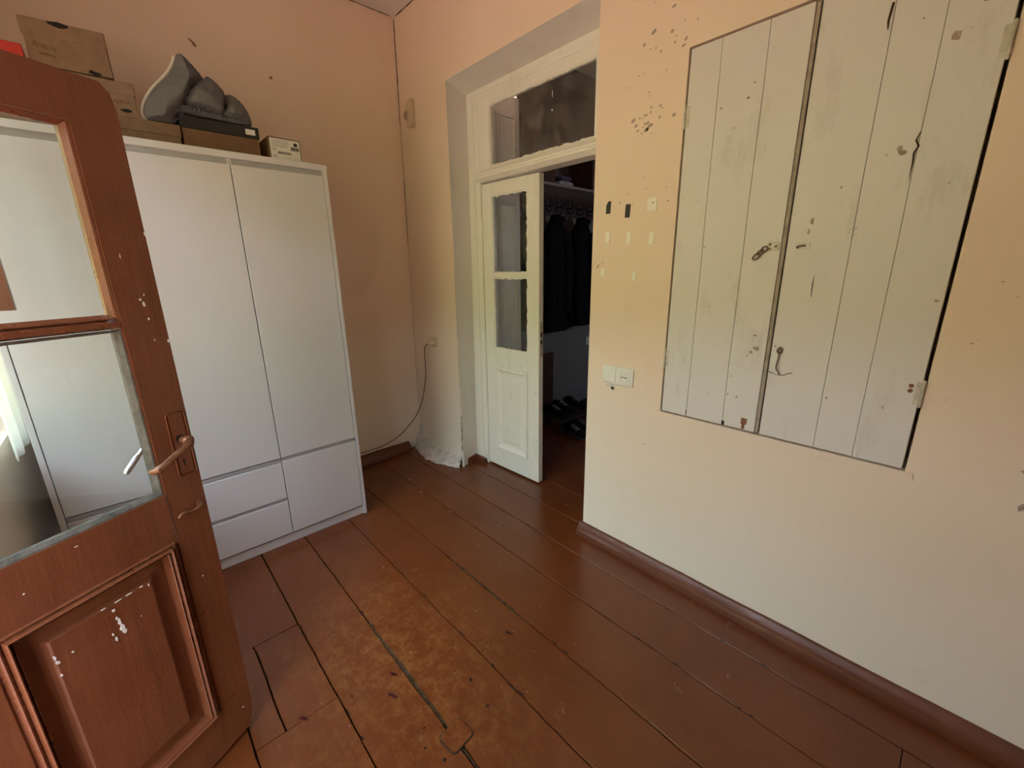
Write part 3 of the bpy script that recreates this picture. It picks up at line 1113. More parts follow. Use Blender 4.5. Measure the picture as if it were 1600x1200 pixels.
sw = thing('switch_socket', 'white double plate with a light switch and a socket', 'switch', (1.7985, 0, .9145))
mb = MB()
mb.box(-.082, .082, -.009, .001, -.043, .043, .004, 2)
mb.done('plate', 'plastic', sw, True)
mb = MB()
mb.box(-.071, -.006, -.0125, -.008, -.033, .033, .002)
mb.done('rocker', 'plastic', sw)
mb = MB()
mb.box(.003, .073, -.0115, -.008, -.034, .034, .002)
so_ = mb.done('socket_face', 'plastic', sw)
mb = MB()
mb.lathe([(.0245, 0), (.0245, .0035), (.0215, .0035), (.0205, .0005), (.0, .0002)], (.038, -.0115, 0), (0, -1, 0), 28)
mb.done('socket_ring', 'plastic', so_, True)
mb = MB()
for dx in (-.0095, .0095):
    mb.lathe([(.0035, 0), (.0035, .0006)], (.038 + dx, -.0125, 0), (0, -1, 0), 12)
mb.done('socket_hole', 'ink', so_)
mb = MB()
mb.lathe([(.003, 0), (.003, .0008)], (.038, -.0125, 0), (0, -1, 0), 10)
mb.done('socket_screw', 'strip', so_)
mb = MB()
mb.blotch((1.768, 0, .858), X, Z, NB, .018, .018, rnd, 10, .0016)
mb.blotch((1.745, 0, .862), X, Z, NB, .008, .008, rnd, 10, .0014)
mb.done('plaster_dab', 'patch', wall_back)
mb = MB()
mb.blotch((1.772, -.0018, .851), X, Z, NB, .007, .009, rnd, 9, .0006)
mb.done('drill_hole', 'crack', wall_back)

ps = thing('wall_socket', 'cream wall socket in the room corner beside the door recess', 'socket', (.243, 0, .897))
mb = MB()
mb.box(-.036, .036, -.010, .001, -.037, .037, .003, 2)
mb.done('plate', 'plastic2', ps, True)
mb = MB()
mb.lathe([(.024, 0), (.024, .004), (.021, .004), (.020, .001), (0, .001)], (0, -.010, 0), (0, -1, 0), 24)
mb.done('socket_ring', 'plastic2', ps, True)
# cord with its plug: runs down to the floor line and behind the wardrobe
cd = thing('power_cord', 'thin brown power cord sagging from the corner socket to the wardrobe', 'cord', (.243, -.012, .897))
mb = MB()
mb.lathe([(.0205, 0), (.0205, .014), (.017, .020), (.009, .026), (.006, .044), (.0045, .046)], (0, 0, 0), (-.15, -1, -.12), 20)
mb.done('plug', 'plastic2', cd, True)
wp = [(.236, -.055, .890), (.212, -.066, .865), (.19, -.06, .80), (.175, -.05, .70), (.15, -.045, .60), (.115, -.045, .50), (.075, -.05, .40), (.03, -.075, .30), (-.005, -.13, .215), (-.02, -.22, .145), (-.022, -.34, .108), (-.02, -.46, .100), (-.015, -.60, .105), (.0, -.80, .11), (.02, -.86, .11)]
vp = [Vector(p) for p in wp]
sm = []
for i in range(len(vp) - 1):
    p0, p1, p2, p3 = vp[max(i - 1, 0)], vp[i], vp[i + 1], vp[min(i + 2, len(vp) - 1)]
    for k in range(5):
        t = k / 5
        sm.append(.5 * ((2 * p1) + (p2 - p0) * t + (2 * p0 - 5 * p1 + 4 * p2 - p3) * t * t + (3 * p1 - p0 - 3 * p2 + p3) * t ** 3))
sm.append(vp[-1])
mb = MB()
mb.tube([p - Vector((.243, -.012, .897)) for p in sm], .0034, 7)
mb.done('cable', 'cord', cd, True)

al = thing('motion_sensor', 'small cream motion sensor on the wall in the room corner', 'sensor', (.140, 0, 2.385))
mb = MB()
mb.prism([(-.035, -.072), (.030, -.085), (.042, -.080), (.042, .070), (.030, .082), (-.005, .080), (-.035, .055)], 'y', -.028, .001)
bmesh.ops.bevel(mb.bm, geom=[e for e in mb.bm.edges], offset=.006, segments=2, affect='EDGES')
mb.done('body', 'plastic2', al, True)
mb = MB()
mb.lathe([(.028, 0), (.027, .010), (.020, .018), (.008, .022), (0, .023)], (-.030, -.018, -.005), (-.75, -1, 0), 20)
mb.done('lens', simple('smoky_lens', (.36, .28, .20), .35), al, True)

mb = MB()
mb.prism([(.002, .0), (.010, .009), (.04, .010), (.04, -.092), (.022, -.098), (.018, -.108), (.015, -.098), (.024, -.085), (.024, -.012)], 'y', -.008, .001)
o = mb.done('wall_bracket', 'strip', None, False, (3.022, 0, .873))
tag(o, 'grey metal bracket tip at the photo edge beyond the shutters', 'bracket')

# ------------------------------------------------------------------ wardrobe
WF, WB = .610, .075
Y0, YW, Y1 = -1.972, -1.58, -.778   # left end, (middle seam), right end
WH = 1.897
wd = thing('wardrobe', 'tall white three-door wardrobe with drawers below', 'wardrobe', (0, 0, 0))
mb = MB()
T = .018
mb.box(WB, WF, Y0, Y0 + T, 0, WH, .001)
mb.done('side_panel', 'ward', wd)
mb = MB()
mb.box(WB, WF, Y1 - T, Y1, 0, WH - .001, .001)
mb.done('side_panel', 'ward', wd)
mb = MB()
mb.box(WB, WF + .003, Y0 - .001, Y1 + .001, WH - .026, WH, .001)
mb.done('top_panel', 'ward', wd)
mb = MB()
mb.box(WB, WB + .005, Y0 + T, Y1 - T, .05, WH - .026)
mb.done('back_panel', 'wardin', wd)
ya, yb = Y0 + T + .001, Y1 - T - .001
cw = (yb - ya) / 3
s1, s2 = ya + cw, ya + 2 * cw
for s in (s1, s2):
    mb = MB()
    mb.box(WB, WF - .016, s - T / 2, s + T / 2, .06, WH - .026)
    mb.done('divider', 'ward', wd)
mb = MB()
mb.box(WF - .035, WF - .020, ya, yb, WH - .062, WH - .026)
mb.done('top_rail', 'wardin', wd)
mb = MB()
mb.box(WF - .030, WF - .012, ya, yb, 0, .049, .001)
mb.done('plinth', 'ward', wd)
mb = MB()
mb.box(WB, WF - .02, ya, yb, .452, .462)
mb.box(WB, WF - .02, ya, yb, .05, .06)
mb.done('inner_shelf', 'wardin', wd)


def front(name, y0, y1, z0, z1, mat='ward'):
    m = MB()
    m.box(WF - .018, WF - .001, y0 + .0018, y1 - .0018, z0, z1, .0012)
    return m.done(name, mat, wd)


for i in range(3):
    front('door', ya + i * cw, ya + (i + 1) * cw, .490, WH - .050)
front('drawer', ya, s2, .2665, .464)
front('drawer', ya, s2, .060, .2475)
front('drawer', s2, yb, .060, .470)


def grip(y0, y1, z):
    m = MB()
    m.box(WF - .022, WF - .006, y0 + .002, y1 - .002, z, z + .018, .001)
    m.done('grip_strip', 'grip', wd)


grip(ya, s2, .4675)
grip(ya, s2, .2485)
grip(s2, yb - .004, .472)

# ------------------------------------------------------------------ things on the wardrobe
def carton(name, label, cat, x0, x1, y0, y1, z0, z1, mat, lid=0.0, lidmat=None, over=.004, rot=0, grp='boxes on the wardrobe', notch=None):
    t = thing(name, label, cat, ((x0 + x1) / 2, (y0 + y1) / 2, z0), rot, grp)
    hx, hy, h = (x1 - x0) / 2, (y1 - y0) / 2, z1 - z0
    m = MB()
    m.box(-hx, hx, -hy, hy, 0, h - (.002 if lid else 0), .0015)
    m.done('carton', mat, t)
    if lid:
        m = MB()
        m.box(-hx - over, hx + over, -hy - over, hy + over, h - lid, h, .002)
        m.done('lid', lidmat or mat, t)
    return t, hx, hy, h


Tz = WH
# row standing on the top panel
b1, hx, hy, h = carton('cardboard_box', 'tan shoe box beside the black-lidded box, under the grey cushion', 'box', .28, .505, -1.655, -1.322, Tz, Tz + .093, 'kraft', .045)
b2, hx, hy, h = carton('cardboard_box', 'brown shoe box with a black lid under the grey cushion', 'box', .28, .500, -1.312, -1.028, Tz, Tz + .138, 'kraft3', .048, 'black')
mb = MB()
mb.box(hx + .0036, hx + .005, hy - .05, hy - .012, h - .034, h - .012)
mb.done('lid_print', 'label', b2)
b3, hx, hy, h = carton('cardboard_box', 'small brown box with a white barcode label, standing alone', 'box', .34, .500, -.990, -.850, Tz, Tz + .116, 'kraft3', grp='boxes on the wardrobe')
mb = MB()
mb.box(hx - .001, hx + .0012, -hy + .006, hy - .004, .006, h - .006)
lb = mb.done('label', 'label', b3)
mb = MB()
xx = hx + .0016


def ink(y0, y1, z0, z1):
    mb.box(xx - .001, xx, y0, y1, z0, z1)


ink(.040, .056, .086, .100)
for k in range(5):
    ink(.026 + .0075 * k, .031 + .0075 * k, .066, .082)
for k in range(22):
    y = -.034 + .0027 * k
    ink(y, y + (.0016 if k % 3 else .0008), .046, .056)
for k in range(7):
    ink(-.046 + .012 * k, -.039 + .012 * k, .016, .023)
for z in (.100, .092, .084, .076):
    k = 0
    y = -.055
    while y < .012:
        l = .004 + .006 * rnd.random()
        ink(y, y + l, z, z + .002)
        y += l + .003
for z in (.066, .060, .036, .030):
    ink(-.055, -.040, z, z + .0016)
for k in range(6):
    ink(.026 + .006 * k, .030 + .006 * k, .018, .026)
mb.done('print', 'ink', lb)
b4, hx, hy, h = carton('cardboard_box', 'flat beige box at the wardrobe end, below the red box', 'box', .28, .520, -1.955, -1.690, Tz, Tz + .085, 'kraft2', .03)
b5, hx, hy, h = carton('cardboard_box', 'bright red box stacked on the flat beige box', 'box', .27, .505, -1.940, -1.722, Tz + .085, Tz + .085 + .178, 'red', .045, 'red')
b6, hx, hy, h = carton('cardboard_box', 'pale cardboard shoe box stacked on the tan shoe box', 'box', .27, .500, -1.715, -1.445, Tz + .093, Tz + .093 + .118, 'kraft2', .042)
mb = MB()
mb.blotch((hx + .0004, hy - .035, .022), Yv, Z, NA, .018, .006, rnd, 10, .0008)
mb.done('hand_hole', 'dark', b6)
mb = MB()
mb.ribbon([(hx + .0004, hy - .075 + .005 * k, .042 + .010 * (k % 2) + .004 * rnd.random()) for k in range(12)], [.004] * 12, NA, rnd)
mb.done('logo_print', 'inkbrown', b6)
b7, hx, hy, h = carton('cardboard_box', 'topmost cardboard box of the stack, tilted with a notched lid', 'box', .25, .500, -1.700, -1.488, Tz + .211, Tz + .211 + .142, 'kraft', .050, 'kraft', .003, math.radians(-3))
b7.location.z += .004
b7.rotation_euler = (math.radians(1.2), 0, math.radians(-3))
mb = MB()
mb.blotch((hx + .0032, -.01, h - .006), Yv, Z, NA, .024, .010, rnd, 10, .001)
mb.done('hand_hole', 'dark', b7)
mb = MB()
mb.blotch((hx + .0005, hy - .05, .006), Yv, Z, NA, .016, .008, rnd, 10, .001)
mb.done('hand_hole', 'dark', b7)
mb = MB()
mb.box(-hx * .9, hx * .98, hy - .001, hy + .0016, .012, h - .056)
mb.done('open_slit', 'dark', b7)
mb = MB()
mb.ribbon([(hx + .0006, -hy + .02 + .005 * k, .058 - .0012 * k + .014 * (k % 2) + .004 * rnd.random()) for k in range(12)], [.004] * 12, NA, rnd)
mb.ribbon([(hx + .0006, -hy + .028 + .010 * k, .038 - .0015 * k + .004 * rnd.random()) for k in range(5)], [.005] * 5, NA, rnd)
mb.done('logo_print', 'inkbrown', b7)
mb = MB()
mb.box(-.045, .045, -.075, .075, 0, .034, .002)
cdx = thing('card_packet', 'flat white packet with green print seen through the red door glass', 'packet', (.545, -1.612, Tz))
mb.done('packet', 'label', cdx)
mb = MB()
for k in range(8):
    y = -.05 + .006 * k
    mb.box(.0448, .0458, y, y + .004, .014 + .003 * rnd.random(), .022)
mb.done('print', simple('green_ink', (.10, .22, .16), .7), cdx)
mb = MB()
for k in range(3):
    mb.box(.0448, .0458, .012 + .018 * k, .018 + .018 * k, .010, .014)
mb.done('print', 'ink', cdx)

# quilted grey cushion lying over the boxes
cu = thing('seat_cushion', 'quilted grey cushion with pale piping heaped on the boxes', 'cushion', (.474, -1.212, 2.0385))
out = [(-.205, -.045), (-.214, -.01), (-.195, .035), (-.160, .085), (-.115, .135), (-.088, .175), (-.068, .218), (-.050, .226), (-.015, .192), (.014, .158), (.026, .168), (.050, .156), (.078, .128), (.086, .110), (.102, .117), (.130, .103), (.156, .073), (.170, .040), (.170, .010), (.152, .002),
       (.10, .000), (.04, .002), (-.03, .003), (-.092, .004), (-.124, -.040), (-.16, -.046)]


def seg_d(p, a, b):
    ax, ay = a
    bx, by = b
    dx, dy = bx - ax, by - ay
    t = max(0, min(1, ((p[0] - ax) * dx + (p[1] - ay) * dy) / (dx * dx + dy * dy)))
    return math.hypot(p[0] - ax - t * dx, p[1] - ay - t * dy), t


cre = [((.014, .158), (-.034, .112)), ((-.034, .112), (-.072, .045)), ((.086, .110), (.074, .062)), ((.074, .062), (.068, .030)), ((-.072, .045), (.0, .034)), ((.0, .034), (.068, .028)), ((.068, .028), (.170, .024))]


def outline(k):
    """smooth closed outline"""
    m_ = len(out)
    pts = []
    for i in range(m_):
        p0, p1, p2, p3 = out[i - 1], out[i], out[(i + 1) % m_], out[(i + 2) % m_]
        for q in range(k):
            t = q / k
            pts.append(tuple(.5 * (2 * p1[c] + (p2[c] - p0[c]) * t + (2 * p0[c] - 5 * p1[c] + 4 * p2[c] - p3[c]) * t * t + (3 * p1[c] - p0[c] - 3 * p2[c] + p3[c]) * t ** 3) for c in (0, 1)))
    return pts


ol = outline(6)
ce = (-.02, .055)
mb = MB()
LAY = 20
rings = {1: [], -1: []}
rim = [mb.bm.verts.new((0, p[0], p[1])) for p in ol]
for side in (1, -1):
    prev = rim
    for l in range(1, LAY):
        f_ = 1 - l / LAY
        cur = []
        for p in ol:
            q = (ce[0] + (p[0] - ce[0]) * f_, ce[1] + (p[1] - ce[1]) * f_)
            dmin = min(seg_d(q, ol[i], ol[(i + 1) % len(ol)])[0] for i in range(0, len(ol), 2))
            hgt = .078 * min(1, math.sqrt(max(0, dmin) / .075))
            if side > 0:
                for a, b in cre:
                    d_, t_ = seg_d(q, a, b)
                    hgt *= 1 - .50 * math.exp(-(d_ / .011) ** 2)
                # gathered pleats below the lower seam
                if q[1] < .032 and q[0] > -.08:
                    hgt *= 1 + .10 * math.sin(q[0] * 420)
            hgt += .003 * mnoise.noise(Vector((q[0] * 40, q[1] * 40, side)))
            sag = max(0, hgt - .036) * max(0, min(1, (.085 - q[1]) / .07)) * 1.1 if side > 0 else 0
            cur.append(mb.bm.verts.new((side * max(hgt, .002), q[0], q[1] - sag)))
        for i in range(len(ol)):
            j = (i + 1) % len(ol)
            mb.bm.faces.new((prev[i], prev[j], cur[j], cur[i]))
        prev = cur
    mb.bm.faces.new(prev)
mb.done('cushion_cover', 'fabric', cu, True)
mb = MB()
mb.tube([(.008, p[0] - .002, p[1]) for p in outline(4)[0:24]], .006, 8)
mb.done('piping', 'piping', cu, True)

# ------------------------------------------------------------------ door_1: red-brown half-glazed leaf standing open at the left
TH = -1.0903
d1 = thing('door_1', 'open red-brown door leaf, glazed above a raised panel', 'door', (1.532, -1.568, 0), TH, kind='structure')
DW, DT = .515, .042
gl0, gl1, gz0, gz1 = .092, .424, .868, 1.698
ZB, ZT_ = .012, 1.789
mb = MB()      # lock stile with a worn bottom corner
mb.prism([(.024, ZB), (gl0 - .0005, ZB), (gl0 - .0005, ZT_), (.020, ZT_), (.004, ZT_ - .018), (0, ZT_ - .05), (.001, .5), (.002, .10), (.006, .05)], 'y', -DT, 0)
bmesh.ops.bevel(mb.bm, geom=[e for e in mb.bm.edges if abs(e.verts[0].co.y - e.verts[1].co.y) < 1e-5], offset=.003, segments=2, affect='EDGES')
stile = mb.done('stile', 'door', d1)
mb = MB()
mb.box(gl1 + .0005, DW, -DT, 0, ZB, ZT_, .003)
mb.done('stile', 'door', d1)
for (za, zb) in ((gz1, ZT_), (.728, gz0), (ZB, .160)):
    mb = MB()
    mb.box(gl0 - .0036, gl1 + .0036, -DT + .001, .0003, za, zb, .0003)
    mb.done('rail', 'door', d1)
mb = MB()
mb.prism([(-.034, 1.284), (-.012, 1.284), (.000, 1.289), (.000, 1.300), (-.012, 1.306), (-.034, 1.306)], 'x', gl0, gl1)
mb.done('muntin', 'mould', d1)
for (za, zb) in ((1.306, gz1), (gz0, 1.284)):
    low = zb < 1.29
    mb = MB()
    b_ = .0085 if low else .010
    mb.nested([(gl0, gl1, za, zb, -.003), (gl0 + .003, gl1 - .003, za + .003, zb - .003, -.004), (gl0 + b_, gl1 - b_, za + b_, zb - b_, -.016), (gl0 + b_, gl1 - b_, za + b_, zb - b_, -.026)], False)
    for v in mb.bm.verts:
        if v.co.y < -.003:
            v.co += Vector((mnoise.noise(v.co * 60), 0, mnoise.noise(v.co * 70 + Vector((3, 0, 0))))) * .0012
    mb.done('glazing_bead', 'putty' if low else 'mould', d1)
    mb = MB()
    mb.box(gl0 + .003, gl1 - .003, -.0205, -.0175, za + .003, zb - .003)
    mb.done('pane', 'glass', d1)
# bolection moulding and raised panel
A0, A1, B0, B1 = .097, .419, .150, .738
mb = MB()
R_ = lambda i, y: (A0 + i, A1 - i, B0 + i, B1 - i, y)
mb.nested([R_(-.010, -.006), R_(-.0005, -.002), R_(.0005, .004), R_(.003, .006), R_(.006, .004), R_(.008, .0015), R_(.0095, .002), R_(.011, .010), R_(.0135, .014), R_(.016, .011), R_(.0175, .002), R_(.019, .002), R_(.0205, .008), R_(.0225, .005), R_(.024, -.010), R_(.026, -.018)], False)
mb.done('panel_moulding', 'mould', d1)
mb = MB()
mb.nested([R_(.024, -.018), R_(.058, -.015), R_(.064, -.005), R_(.068, -.002)])
mb.done('panel', 'door', d1)
# chips of bare primer
mb = MB()
ND1 = Vector((0, 1, 0))
for (x, z, a, b, y) in ((.257, .600, .002, .004, -.0018), (.254, .585, .002, .007, -.0018), (.244, .655, .003, .004, -.0018), (.240, .620, .003, .012, -.0018), (.238, .602, .005, .009, -.0018), (.236, .59, .005, .006, -.0018), (.243, .632, .002, .005, -.0018),
                       (.352, .632, .002, .006, -.0018), (.350, .618, .004, .005, -.0018), (.351, .585, .002, .004, -.0018), (.325, .62, .002, .002, -.0018), (.20, .60, .0015, .0015, -.0018), (.17, .665, .002, .004, -.0018), (.185, .672, .004, .002, -.0018), (.21, .672, .006, .002, -.0018), (.23, .672, .008, .002, -.0018), (.26, .673, .006, .002, -.0018),
                       (.042, 1.345, .003, .003, 0), (.036, 1.335, .003, .006, 0), (.032, 1.355, .0015, .002, 0), (.034, 1.30, .002, .003, 0), (.032, 1.25, .002, .002, 0), (.06, 1.44, .001, .005, 0), (.001, 1.49, .002, .004, 0), (.003, 1.243, .003, .004, 0), (.10, .30, .002, .002, -.0), (.052, .60, .002, .003, 0), (.03, .10, .003, .002, 0), (.36, .80, .002, .0015, 0), (.27, .845, .004, .0012, 0)):
    mb.blotch((x, y, z), X, Z, ND1, a, b, rnd, 8, .0009)
tag(mb.done('chipped_paint', 'label', d1), kind='stuff')
mb = MB()
mb.ribbon(densify([(.090, 0, .868), (.089, 0, .74)], .006, 0, rnd), [.0022] * 60, ND1, rnd, .001)
mb.done('joint_line', 'putty', d1)
# lock plate, knob-ended lever, keyhole, hook
mb = MB()
mb.box(.008, .051, -.001, .0035, .897, 1.066, .006, 2)
lp = mb.done('lock_plate', 'door', d1)
mb = MB()
mb.lathe([(.0035, 0), (.0035, .0008)], (.033, .0034, .937), (0, 1, 0), 12)
mb.box(.0315, .0345, .0034, .0042, .925, .937)
mb.done('keyhole', 'dark', lp)
mb = MB()
mb.lathe([(.0095, 0), (.0095, .001)], (.030, .0034, .997), (0, 1, 0), 16)
mb.done('spindle_hole', 'dark', lp)
mb = MB()
mb.tube([(.026, -.03, .993), (.026, .020, .993), (.028, .034, .993), (.034, .041, .990), (.046, .043, .985)], [.008, .009, .011, .011, .009], 12)
mb.lathe([(.0, -.002), (.010, 0), (.013, .006), (.010, .012), (.004, .015)], (.027, .026, .994), (0.2, 1, .2), 14)
hd = mb.done('lever_handle', 'worn_metal', d1, True)
mb = MB()
mb.tube([(.044, .043, .986), (.070, .045, .975), (.100, .045, .960), (.112, .043, .954), (.118, .036, .950), (.119, .024, .948)], [.0085, .0080, .0082, .0098, .0070, .0055], 12)
mb.done('lever_grip', 'worn_metal', hd, True)
mb = MB()
mb.tube([(.018, .002, .806), (.020, .010, .806), (.030, .012, .802), (.040, .011, .798), (.052, .012, .801), (.062, .010, .806), (.072, .010, .803), (.079, .010, .797)], [.005, .005, .004, .0045, .004, .0045, .004, .0035], 10)
mb.lathe([(.009, 0), (.009, .004), (.005, .006)], (.018, 0, .806), (0, 1, 0), 12)
mb.done('latch_hook', 'worn_metal', d1, True)
mb = MB()
mb.tube([(.030, -.04, .990), (.030, -.085, .990), (.040, -.092, .985), (.066, -.093, .966), (.078, -.093, .955)], .006, 10)
mb.tube([(.076, -.093, .957), (.081, -.093, .953), (.108, -.093, .926), (.112, -.092, .921)], [.0055, .0072, .0070, .0052], 12)
o = mb.done('rear_lever', 'steel', d1, True)
tag(o, 'bright steel lever on the far side of the glass')
mb = MB()
for z in (.25, 1.50):
    mb.lathe([(.007, 0), (.007, .09)], (DW + .004, -.01, z), (0, 0, 1), 10)
mb.done('hinge', 'door', d1)

# doorway frame at the hinge side and opposite leaf post (behind the viewer)
mb = MB()
mb.box(1.745, 1.80, FW - .10, FW - .012, 0, 2.35, .003)
mb.box(2.815, 2.86, FW - .10, FW - .012, 0, 2.35, .003)
mb.box(1.79, 2.83, FW - .10, FW - .012, 2.31, 2.35, .003)
mb.box(1.79, 2.83, FW - .10, FW - .012, 1.82, 1.86, .003)
o = mb.done('trim_4', 'door')
tag(o, 'red-brown frame of the doorway the red leaf hangs in', 'door frame', kind='structure')

d4 = thing('added_door_leaf', 'unseen red-brown leaf added behind the viewer to block doorway light', 'door', (2.300, FW - .03, 0), 0, kind='structure')  # out of view, added to hold back light on the right
for (xa, xb) in ((0, .09), (.425, .513)):
    mb = MB()
    mb.box(xa, xb, -.042, 0, .012, 1.80, .003)
    mb.done('stile', 'door', d4)
for (za, zb) in ((1.70, 1.80), (.73, .868), (.012, .160), (1.284, 1.306)):
    mb = MB()
    mb.box(.09, .425, -.040, -.001, za, zb, .002)
    mb.done('rail', 'door', d4)
mb = MB()
mb.box(.085, .43, -.030, -.015, .155, .735)
mb.done('panel', 'door', d4)
mb = MB()
mb.box(.085, .43, -.030, -.015, .865, 1.705)  # solid instead of glazed, so less light reaches the right wall
mb.done('panel', 'door', d4)

# window in the front wall: frame, and the opened red-brown vent sash seen through the door glass
wf = thing('window_1', 'red-brown window frame beside the wardrobe, behind the red door', 'window', (0, FW - .16, 0), kind='structure')
mb = MB()
mb.nested([(.25, 1.60, .80, 2.35, .0), (.25, 1.60, .80, 2.35, .05), (.31, 1.54, .86, 2.29, .05), (.31, 1.54, .86, 2.29, .0)], False)
mb.done('frame', 'door', wf)
mb = MB()
mb.box(.905, .955, .0, .05, .86, 2.29, .003)
mb.done('mullion', 'door', wf)
for xa in (.31, .955):
    mb = MB()
    mb.box(xa - .005, (.91 if xa < .5 else 1.545), .022, .025, .855, 2.295)
    mb.done('pane', 'glass', wf)
vs_ = thing('vent_sash', 'small red-brown vent sash hanging open behind the red door glass', 'window', (.84, FW + .005, 1.30), math.radians(90))
mb = MB()
mb.nested([(0, .176, 0, .62, -.014), (0, .176, 0, .62, .014), (.030, .146, .030, .59, .014), (.030, .146, .030, .59, -.014)], False)
mb.nested([(0, .176, 0, .62, -.014), (.030, .146, .030, .59, -.014)], False)
mb.done('sash_frame', 'door', vs_)
mb = MB()
mb.box(.026, .150, -.002, .001, .026, .594)
mb.done('pane', 'glass', vs_)
# white curtain by the window, filling the gap left of the wardrobe
mb = MB()
rows = []
KX = 60
for j in range(13):
    t = j / 12
    row = []
    for i in range(KX + 1):
        s = i / KX
        x = .02 + .56 * s
        z = .74 + 1.64 * t
        y = FW + .036 + .008 * math.sin(s * 26 + .5 * math.sin(3 * t))
        row.append(mb.bm.verts.new((x, y, z)))
    rows.append(row)
for a, b in zip(rows, rows[1:]):
    for i in range(KX):
        mb.bm.faces.new((a[i], a[i + 1], b[i + 1], b[i]))
ct = N('white_curtain_sheer')
tb = ct.node('ShaderNodeBsdfTranslucent')
tb.inputs[0].default_value = (.80, .80, .74, 1)
db = ct.node('ShaderNodeBsdfDiffuse')
db.inputs[0].default_value = (.80, .80, .74, 1)
mx = ct.node('ShaderNodeMixShader')
mx.inputs[0].default_value = .5
ct.link(db.outputs[0], mx.inputs[1])
ct.link(tb.outputs[0], mx.inputs[2])
ct.link(mx.outputs[0], ct.out.inputs[0])
o = mb.done('curtain', ct.m, None, True)
tag(o, 'white curtain edge in the gap at the far end of the wardrobe', 'curtain')

# ------------------------------------------------------------------ far room behind the white door
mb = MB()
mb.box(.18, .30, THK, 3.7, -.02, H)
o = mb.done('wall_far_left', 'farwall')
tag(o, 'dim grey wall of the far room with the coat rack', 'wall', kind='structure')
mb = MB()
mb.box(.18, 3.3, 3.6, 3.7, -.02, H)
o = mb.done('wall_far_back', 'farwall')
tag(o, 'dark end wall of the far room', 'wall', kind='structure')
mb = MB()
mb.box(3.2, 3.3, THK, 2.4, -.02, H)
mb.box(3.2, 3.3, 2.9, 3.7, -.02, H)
mb.box(3.2, 3.3, 2.4, 2.9, -.02, 1.4)  # square opening added here to let sky light into the far room
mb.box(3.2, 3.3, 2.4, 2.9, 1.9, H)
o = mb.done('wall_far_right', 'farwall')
tag(o, 'side wall of the far room, with an opening added for light', 'wall', kind='structure')

rk = thing('coat_rack', 'dark wall coat rack with double hooks under a grey shelf', 'coat rack', (.302, 1.2, 1.80))
mb = MB()
mb.box(0, .02, -.60, .70, .03, .24, .003)
mb.done('back_board', 'darkwood', rk)
mb = MB()
mb.box(0, .29, -.66, .78, .192, .212, .002)
mb.done('shelf_board', 'shelfedge', rk)
for y in (-.62, .20, .66):
    mb = MB()
    mb.box(0, .25, y, y + .018, .212, .62, .002)
    mb.done('side_panel', 'darkwood', rk)
for k in range(9):
    y = -.52 + .14 * k
    mb = MB()
    mb.tube([(.02, y, .10), (.06, y, .09), (.085, y - .02, .105), (.095, y - .04, .15)], .006, 8)
    mb.tube([(.06, y, .09), (.085, y + .02, .105), (.095, y + .04, .15)], .006, 8)
    mb.tube([(.02, y, .08), (.05, y, .05), (.075, y, .06), (.08, y, .08)], .006, 8)
    mb.done('hook', 'ink', rk, True)
mb = MB()
mb.box(.36, .56, .60, .88, 2.0135, 2.17, .004)
o = thing('wooden_case', 'brown wooden case on the rack shelf, seen through the transom', 'case', (.44, .80, 2.0125))
mb.bm.free()
mb = MB()
mb.box(-.11, .11, -.12, .15, 0, .150, .004)
mb.done('case_body', 'midwood', o)
mb = MB()
mb.box(-.112, .112, -.122, .152, .150, .175, .004)
mb.done('case_lid', 'midwood', o)
for (nm, lab, mt, y0, y1, z, x1) in (('folded_cloth', 'folded white cloth on the rack shelf', 'cloth_white', .97, 1.17, 2.0125, .56), ('folded_cloth', 'folded blue cloth on top of the white one', 'cloth_blue', 1.00, 1.16, 2.053, .55)):
    mb = MB()
    rows = []
    for i in range(15):
        a = 2 * math.pi * i / 14
        rows.append((( y0 + y1) / 2 + (y1 - y0) / 2 * math.cos(a), z + .020 + .0195 * math.sin(a) * (1 + .1 * math.sin(3 * a))))
    k = 8
    rr = []
    for q in range(k + 1):
        t = q / k
        f_ = .86 + .14 * math.sin(math.pi * t)
        rr.append([mb.bm.verts.new((.33 + (x1 - .33) * t, (y0 + y1) / 2 + (p[0] - (y0 + y1) / 2) * f_, z + .0005 + (p[1] - z) * f_)) for p in rows[:-1]])
    for a, b in zip(rr, rr[1:]):
        for i in range(14):
            mb.bm.faces.new((a[i], a[(i + 1) % 14], b[(i + 1) % 14], b[i]))
    mb.bm.faces.new(rr[0])
    mb.bm.faces.new(rr[-1])
    tag(mb.done(nm, mt, None, True), lab, 'cloth', 'folded cloths on the rack')


